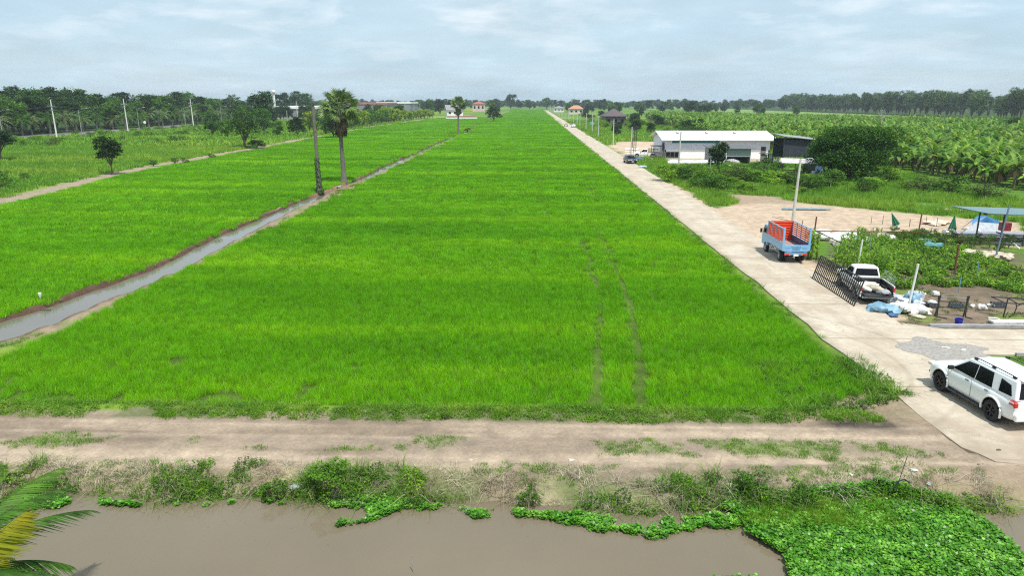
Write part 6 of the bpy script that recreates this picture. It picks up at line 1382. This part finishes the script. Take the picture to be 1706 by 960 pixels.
for k, (a, b_, s_, m_, lab) in enumerate(((1385, 400, (2.2, 1.6, .5), WPLA, 'white sheets piled behind the blue truck'), (1412, 396, (2.4, 1.8, .6), WPLA, 'large white sheet heap behind the garden rail'), (1370, 392, (1.6, 1.2, .5), WPLA, 'white sacks left of the large sheet heap'), (1395, 409, (1.8, .7, .2), mat('grey_planks', (.28, .25, .23), .8, var=.5, scale=8), 'dark broken planks lying below the white sheets'), (1435, 404, (1.6, 1.2, .5), SHEET, 'grey plastic heap at the garden corner'), (1478, 400, (1.3, 1., .5), WPLA, 'white sacks among the vines'), (1625, 425, (2.0, 1.0, .4), BEIG, 'left heap of beige sacks below the shelter'), (1650, 428, (2.0, 1.0, .42), BEIG, 'middle heap of beige sacks below the shelter'), (1674, 431, (1.8, 1.0, .4), BEIG, 'right heap of beige sacks below the shelter'), (1583, 392, (1.5, 1., .5), WPLA, 'white plastic bundle beside the upright umbrella'), (1618, 386, (1.2, .7, .4), WPLA, 'white bundle on the left end of the platform'), (1556, 415, (1.3, .9, .5), mat('teal_tarp', (.10, .30, .32)), 'dark teal cover among the vegetables'), (1540, 405, (1.3, .6, .35), BTARP, 'light blue sheet in the vines'), (1583, 352, (2.4, 1.6, .25), mat('pale_sand_heap', (.55, .46, .36), .9, var=.2), 'pale sand heap on the bare ground'), (1560, 373, (2.8, 1.8, .35), mat('pale_sand_heap', (.55, .46, .36)), 'pale heap of sand left of the upright umbrella'))):
    x_, y_ = at(a, b_); blob('heap', lab, 'heap', m_, (x_, y_, H1(x_, y_)), s_, k * .5, 90 + k, .28, 2.8)
# flat board in the grass behind the truck
x0, y0 = at(1302, 350); x1, y1 = at(1385, 351); q = MB(); q.prism([(0, 0, 0), (x1 - x0, y1 - y0, 0), (x1 - x0 - .6, y1 - y0 + .7, .02), (.4, .8, 0)], (0, 0, .12)); o = q.build('roof_sheet', mat('blue_grey_sheet_flat', (.22, .30, .33), .6, var=.3), bevel=.02); o.location = (x0, y0, .06); tag(o, 'flat blue-grey roofing sheet lying on the grass behind the truck', 'sheet')
# --- umbrellas
GRN = mat('green_canvas', (.015, .16, .085), .8, var=.25, scale=6, bump=.4)
def umbrella(label, px, py, rot):
    x_, y_ = at(px, py); t = thing('folded_umbrella', label, 'umbrella', (x_, y_, 0), 0, None, rot); t.scale = (.72,) * 3; q = MB(); n_ = 16; V = []
    for r_, z_ in ((.44, .55), (.40, .75), (.27, 1.25), (.14, 1.75), (.04, 2.15)):
        for k in range(n_): a = 6.283 * k / n_; rr = r_ * (1 if k % 2 else .62); V.append((rr * math.cos(a), rr * math.sin(a), z_))
    q.add(V, [(i * n_ + k, i * n_ + (k + 1) % n_, (i + 1) * n_ + (k + 1) % n_, (i + 1) * n_ + k) for i in range(4) for k in range(n_)] + [tuple(4 * n_ + k for k in range(n_))]); q.build('canopy', GRN, t)
    q = MB(); q.tube([(0, 0, 0), (0, 0, 2.25)], .02, 6); q.build('pole', GALV, t); q = MB(); q.lathe([(.26, 0), (.24, .1), (.04, .14)], 16); q.build('base', BLK, t)
umbrella('folded green umbrella tilted to the left on the bare sand', 1496, 382, (R(-8), R(-24), 0)); umbrella('folded green umbrella standing upright near the blue tent', 1585, 389, (0, R(2), 0))
# --- blue tent
t = thing('blue_tent', 'low blue tarpaulin tent with pale flysheet beyond the shelter', 'tent', (*at(1638, 385), 0)); q = MB()
q.add([(-1.1, 0, .9), (0, -.2, 1.35), (1.3, 0, .85), (1.5, .9, .1), (-1.3, 1.0, .1), (.1, 1.2, 1.2), (1.6, -.2, .05), (-1.2, -.3, .4)], [(0, 1, 5, 4), (1, 2, 3, 5), (7, 1, 0), (2, 6, 3), (1, 7, 6, 2)]); o = q.build('blue_sheet', mat('bright_blue_tarp', (.05, .20, .42), .5, var=.4, scale=1.5, bump=.4), t); o.modifiers.new('s', 'SOLIDIFY').thickness = .03
q = MB(); q.add([(-2.4, -1.1, .02), (1.2, -1.0, .02), (1.3, -.3, .7), (-.9, -.25, .85)], [(0, 1, 2, 3)]); o = q.build('flysheet', mat('grey_flysheet', (.34, .38, .41), .5, var=.3, scale=3., bump=.5), t); o.modifiers.new('s', 'SOLIDIFY').thickness = .03
# --- shelter
TINB = corrugated('blue_green_tin', (.16, .25, .27), 2.6, wear=.75, wcol=(.3, .32, .3))
a1, a2 = Vector(P3(1608, 343.5, 2.75)), Vector(P3(1650, 356.5, 2.6)); 
t = thing('metal_shelter', 'open shelter with a blue-green sloping tin roof on dark posts', 'shelter', (a2.x, a2.y, 0)); W_ = 7.5; q = MB()
q.prism([(-1.5, 2.6, 2.78), (-.3, -.2, 2.62), (W_, -.9, 2.42), (W_, 2.0, 2.58)], (0, 0, .06)); q.build('roof', TINB, t)
for x_, y_ in ((-.3, .8), (1.35, .4), (3.0, .2), (4.6, .1), (6.2, 0)):
    q = MB(); q.bar((x_, y_, 0), (x_, y_, 2.6), .09); q.build('post', mat('dark_green_steel', (.03, .06, .06), .6), t)
q = MB(); q.bar((3.0, .2, 1.6), (3.6, .2, 0), .06); q.bar((5.5, .1, 0), (4.6, .1, 1.5), .06); q.bar((-.3, .3, 2.56), (W_ - .2, -.1, 2.44), .08); q.build('brace', RUST, t)
# platforms beneath
x_, y_ = at(1605, 401); t = thing('steel_platform', 'low grey steel platform under and in front of the shelter', 'platform', (x_, y_, 0), R(-4)); q = MB()
q.box((4.0, .9, .45), (8.4, 1.9, .05)); q.build('deck', mat('grey_deck', (.30, .30, .35), .6, var=.35, scale=3), t); q = MB(); [q.bar((x2, y2, 0), (x2, y2, .44), .06) for x2 in (0, 2, 4, 6, 8) for y2 in (0, 1.8)]; q.bar((-.2, -.05, .42), (8.2, -.05, .42), .06); q.bar((-.2, -.05, .15), (8.2, -.05, .15), .05); q.build('legs', GALV, t)
q = MB(); q.box((0, 0, .35), (.75, .6, .7)); o = q.build('red_box', mat('dark_red_paint', (.20, .02, .025), .5), bevel=.03); o.location = (*at(1672, 391), .35); tag(o, 'dark red box standing on the platform under the shelter', 'box')
pipe('white_plank', 'white plank propped diagonally against the platform', P3(1685, 402, .5), P3(1699, 415, .05), .05, mat('white_wall', (.78, .78, .76))); pipe('white_rail', 'long white plank lying below the platform', P3(1660, 405, .12), P3(1700, 407, .12), .07, mat('white_wall', (.78, .78, .76)))
# --- white tub with plant
x_, y_ = at(1526, 501); t = thing('white_tub', 'round white tub planted with a small shrub beside the sacks', 'planter', (x_, y_, 0)); q = MB(); q.lathe([(.36, 0), (.44, .42), (.46, .46), (.42, .46), (.40, .38), (.001, .38)], 24, cap=False); q.build('tub', WALLL, t, smooth=40); obj('plant', weed_mesh('tub_plant', DARKG, 5, .35, .95, 90, .12), t).location = (0, 0, .3)
# --- frames
def frame_barrow(px, py):
    x_, y_ = at(px, py); t = thing('steel_stand', 'black steel stand with crossbars beside the blue bucket', 'steel frame', (x_, y_, 0), R(-4)); q = MB()
    for x2 in (0, 1.42): q.bar((x2 - .08, 0, 0), (x2 + .06, 0, 1.15), .06); q.bar((x2 + .08, .1, 0), (x2 + .02, .1, 1.1), .05)
    q.build('upright', BLKST, t); q = MB(); [q.bar((0, .02, z_), (1.5, .0, z_ - .04), .045) for z_ in (.5, .82)]; q.build('crossbar', BLKST, t); q = MB(); q.bar((.02, .02, 1.08), (1.4, .02, 1.02), .03); q.build('top_rail', GALV, t); q = MB(); q.bar((-.1, -.1, .03), (.3, -.5, .03), .04); q.bar((1.4, -.1, .03), (1.6, -.4, .03), .04); q.build('foot', BLKST, t)
frame_barrow(1560, 527)
x_, y_ = at(1668, 529); t = thing('wheel_frame', 'tangled black steel table frames at the right edge of the yard', 'steel frame', (x_, y_, 0), R(-3)); q = MB()
q.bar((-.5, .3, 1.02), (1.9, .2, .95), .05); q.bar((-.5, .3, 1.02), (.1, 0, .78), .045); q.bar((.1, 0, .78), (2.0, -.1, .75), .045); q.bar((.1, 0, 0), (.2, .05, 1.0), .05); q.bar((1.4, .2, 0), (1.5, .2, .95), .05); q.bar((.3, .3, 1.0), (.7, 0, .76), .045); q.bar((1.0, .3, 1.0), (1.5, 0, .75), .045); q.build('table_frame', BLKST, t)
q = MB(); q.tube([(.62, 0, .78), (.66, -.02, .5), (.56, -.04, .2), (.35, -.05, .04)], .03, 6); q.tube([(.3, 0, .3), (.15, -.1, .05)], .025, 6); q.tube([(.66, 0, .6), (1.0, .05, .8)], .025, 6); q.tube([(1.6, 0, .3), (1.3, -.3, .05)], .03, 6); q.build('bent_leg', BLKST, t)
def crate(label, px, py, rz, top=None):
    x_, y_ = at(px, py); t = thing('crate', label, 'crate', (x_, y_, H1(x_, y_) + .01), rz, 'plastic crates in the yard'); m_ = mat('dark_grey_crate', (.06, .075, .085), .5, var=.3); q = MB()
    q.box((0, 0, .02), (.6, .4, .03)); q.build('bottom', m_, t); q = MB()
    for s_ in (-1, 1):
        for z_ in (.07, .13, .19, .25): q.box((0, s_ * .19, z_), (.6, .02, .035)); q.box((s_ * .29, 0, z_), (.02, .36, .035))
        for u in (-.29, -.1, .1, .29): q.box((u, s_ * .19, .14), (.03, .024, .26))
    q.build('slatted_side', m_, t)
    if top: blob('lid', '', '', top, (0, 0, .2), (.5, .36, .2), 0, 9, parent=t)
crate('dark crate with white stuff on top beside the sacks', 1552, 512, .15, WPLA); crate('empty dark grey crate behind the steel stand', 1592, 513, -.1); crate('dark grey crate behind the tangled frames', 1661, 512, -.15)
x_, y_ = at(1596, 543); t = thing('blue_bucket', 'dark blue plastic bucket standing on the concrete edge', 'bucket', (x_, y_, .01)); q = MB(); q.lathe([(.15, 0), (.19, .34), (.205, .35), (.205, .37), (.18, .37), (.14, .03), (.001, .03)], 24, cap=False); q.build('pail', mat('blue_bucket_plastic', (.01, .02, .30), .35, var=.15), t, smooth=35); q = MB(); q.tube([(.2 * math.cos(a), .02, .35 + .1 * math.sin(a)) for a in np.linspace(0, math.pi, 10)], .008, 5); q.build('handle', GALV, t)
# kerbs of the driveway
x0, y0 = at(1565, 546); x1, y1 = at(1706, 545); q = MB(); q.box((6.0, 0, .09), (13, .18, .18)); o = q.build('kerb', mat('grey_kerb', (.33, .33, .34), .85, var=.25, bump=.3), bevel=.015); o.location = (x0, 35.0, 0); tag(o, 'grey concrete kerb along the far side of the driveway', 'kerb')
x0, y0 = at(1656, 542); q = MB(); q.box((3.2, 0, .1), (6.4, .5, .10)); o = q.build('pale_slab', mat('pale_slab', (.66, .62, .58), .85)); o.location = (x0, y0 + .3, 0); tag(o, 'pale concrete slab lying behind the kerb', 'slab')
q = MB(); q.box((6, 0, .08), (12, .12, .14)); o = q.build('kerb', mat('grey_kerb', (.33, .33, .34))); o.location = (21.6, 30.85, 0); tag(o, 'low concrete kerb beside the grass behind the white SUV', 'kerb')
for k, (a, b_, lab) in enumerate(((1575, 582, 'left white scrap of litter on the wet gravel'), (1604, 586, 'right white scrap of litter on the wet gravel'))): x_, y_ = at(a, b_); blob('litter', lab, 'litter', WPLA, (x_, y_, .07), (.34, .12, .04), k * .6 - .2, 130 + k)
x_, y_ = at(1663, 754); blob('clod', 'small dark clod on the concrete near the bottom corner', 'clod', mat('dark_clod', (.08, .07, .05)), (x_, y_, .07), (.14, .08, .04), 0, 140)
# --- rod and hose on the bank
x_, y_ = at(1494, 805); t = thing('hose_rod', 'thin rod with a dark curled hose stuck in the canal bank', 'hose', (x_, y_, H1(x_, y_))); q = MB(); q.tube([(0, 0, -.1), (.03, 0, .4), (.22, .05, 1.35)], .012, 6); q.build('rod', mat('dark_green_steel', (.03, .06, .06)), t); q = MB(); q.tube([(-.06, 0, 0), (-.05, 0, .3), (.05, .05, .52), (.25, .08, .58), (.42, .08, .48)], .022, 8); q.tube([(-.06, 0, .03), (-.25, -.1, .3), (-.3, -.1, .4)], .012, 6); q.build('hose', BLK, t)
for k, (a, b_, lab, m_, s_) in enumerate(((1523, 786, 'white plastic scrap on the dry bank beside the hose', WPLA, .2), (1548, 800, 'pale blue plastic scrap on the dry bank', SHEET, .2), (1418, 789, 'small white stone on the grey bank', WPLA, .12), (785, 764, 'small white stone on the dirt track', WPLA, .09), (495, 812, 'clump of pale blue litter at the waterline', SHEET, .45), (88, 824, 'white scrap floating beside the left hyacinth', WPLA, .16), (952, 766, 'short white stick on the track', WPLA, .16), (700, 834, 'white scrap at the shore left of centre', WPLA, .1))):
    x_, y_ = at(a, b_, -.4 if b_ > 805 else 0); blob('litter', lab, 'litter', m_, (x_, y_, max(H1(x_, y_), WATER_Z)), (s_, s_ * .6, s_ * .35), k, 150 + k, .3)
# sticks
for k, (a, b_, lab) in enumerate(((690, 955, 'thin stick standing in the canal water'), (125, 818, 'dry stick standing at the waterline on the left'))): x_, y_ = at(a, b_, WATER_Z); q = MB(); q.tube([(0, 0, -.3), (-.04, 0, .5)], .012, 5); o = q.build('stick', mat('grey_wood', (.34, .31, .29))); o.location = (x_, y_, WATER_Z); tag(o, lab, 'stick')
# white marker at the ditch
x_, y_ = at(68, 500); t = thing('white_marker', 'white plastic marker on a thin stick beside the ditch', 'marker', (x_, y_, -.25)); q = MB(); q.tube([(.04, 0, 0), (0, 0, .38)], .015, 6); q.build('stick', GALV, t); q = MB(); q.lathe([(.02, .3), (.05, .38), (.10, .60), (.09, .68), (.001, .70)], 12); q.build('bottle', WPLA, t, smooth=50)
x_, y_ = at(72, 507); blob('clod', 'dark clod in the water below the white marker', 'clod', mat('dark_clod', (.08, .07, .05)), (x_ + .2, y_ - .2, DITCH_Z - .03), (.6, .15, .12), 0, 145)
# motorcycle-like and post details far right of the road
q = MB(); q.box((0, 0, 1.4), (.06, .06, 2.8)); q.box((.0, -.04, 2.3), (1.6, .04, 1.1)); o = q.build('roadside_board', mat('green_board', (.12, .42, .34), .5)); o.location = (24.5, 300, 0); tag(o, 'small green board beside the far road', 'board')
q = MB(); q.box((0, 0, 1.4), (.06, .06, 2.8)); q.box((.0, -.04, 2.4), (1.3, .04, .9)); o = q.build('roadside_board', mat('green_board', (.12, .42, .34))); o.location = (21.8, 362, 0); tag(o, 'farther small green board beside the road', 'board')

# leaf litter and scum drifting on the canal
P = np.array([[RNG.uniform(-15, 11), 0, WATER_Z + .004] for _ in range(200)]); P[:, 1] = shore(P[:, 0]) - .2 - RNG.exponential(.35, len(P)); P = P[P[:, 1] > 13]
lf = MB(); lf.add([(-.05, 0, 0), (0, -.02, 0), (.05, 0, .004), (0, .02, 0)], [(0, 1, 2, 3)])
scatter('floating_litter', P, RNG.uniform(0, 6.28, len(P)), RNG.uniform(.3, .8, len(P)), np.zeros(len(P), int), [lf.mesh('lf', DEADL)], 'brown leaf litter drifting on the canal water')
# stones and clods
def stone(seed):
    g_ = random.Random(seed); bm = bmesh.new(); bmesh.ops.create_icosphere(bm, subdivisions=1, radius=.5)
    for v_ in bm.verts: v_.co *= g_.uniform(.7, 1.1); v_.co.z *= .6
    me = bpy.data.meshes.new('stone'); bm.to_mesh(me); bm.free(); me.materials.append(mat('earth_clod', (.24, .19, .14), .95, var=.4, scale=4)); return me
P = np.concatenate([region_points(-20, 15, 19.0, 24.4, 3.2, lambda x, y: fbm(x, y * 2, 141) > .5), region_points(18.8, 40, 35.2, 62, 2.0, lambda x, y: (polydist(x, y, POLY_GARDEN) < 0) & (fbm(x, y, 142) > .45)), region_points(19, 50, 55, 76, 1.0, lambda x, y: polydist(x, y, POLY_SAND) > 0), region_points(-25.2, -23.4, 28, 90, 2, lambda x, y: x > -99)])
scatter('stones', P, RNG.uniform(0, 6, len(P)), RNG.uniform(.03, .12, len(P)) * (1 + .8 * (P[:, 1] > 50)), RNG.integers(0, 3, len(P)), [stone(i) for i in range(3)], 'scattered clods and stones on the bare ground')

def wires(name, label, pts, hs, r=.018):
    q = MB()
    for off in hs:
        for a, b_ in zip(pts[:-1], pts[1:]):
            A_ = Vector((a[0] + off[0], a[1], off[1])); B_ = Vector((b_[0] + off[0], b_[1], off[1])); P_ = []
            for k in range(9): t_ = k / 8; p_ = A_.lerp(B_, t_); p_.z -= .9 * 4 * t_ * (1 - t_); P_.append(p_)
            q.tube(P_, r, 4, False)
    tag(q.build(name, BLK), label, 'power line')
pp = [at(a, b_) for a, b_ in ((96, 235), (214, 222.5), (323, 214), (388, 207), (447, 203), (496, 197))]
pp = [(pp[0][0] * 2 - pp[1][0], pp[0][1] * 2 - pp[1][1])] + pp
wires('power_lines', 'sagging wires strung between the white power poles on the left', pp, ((-1.2, 9.7), (-.6, 9.7), (.6, 9.7), (.1, 8.8)))
wires('road_wires', 'sagging wires along the row of poles beside the far road', [(20.7, 140), (20.6, 186)] + [(20.8, 228 + 29 * k) for k in range(18)], ((0, 6.3), (.1, 5.9)))
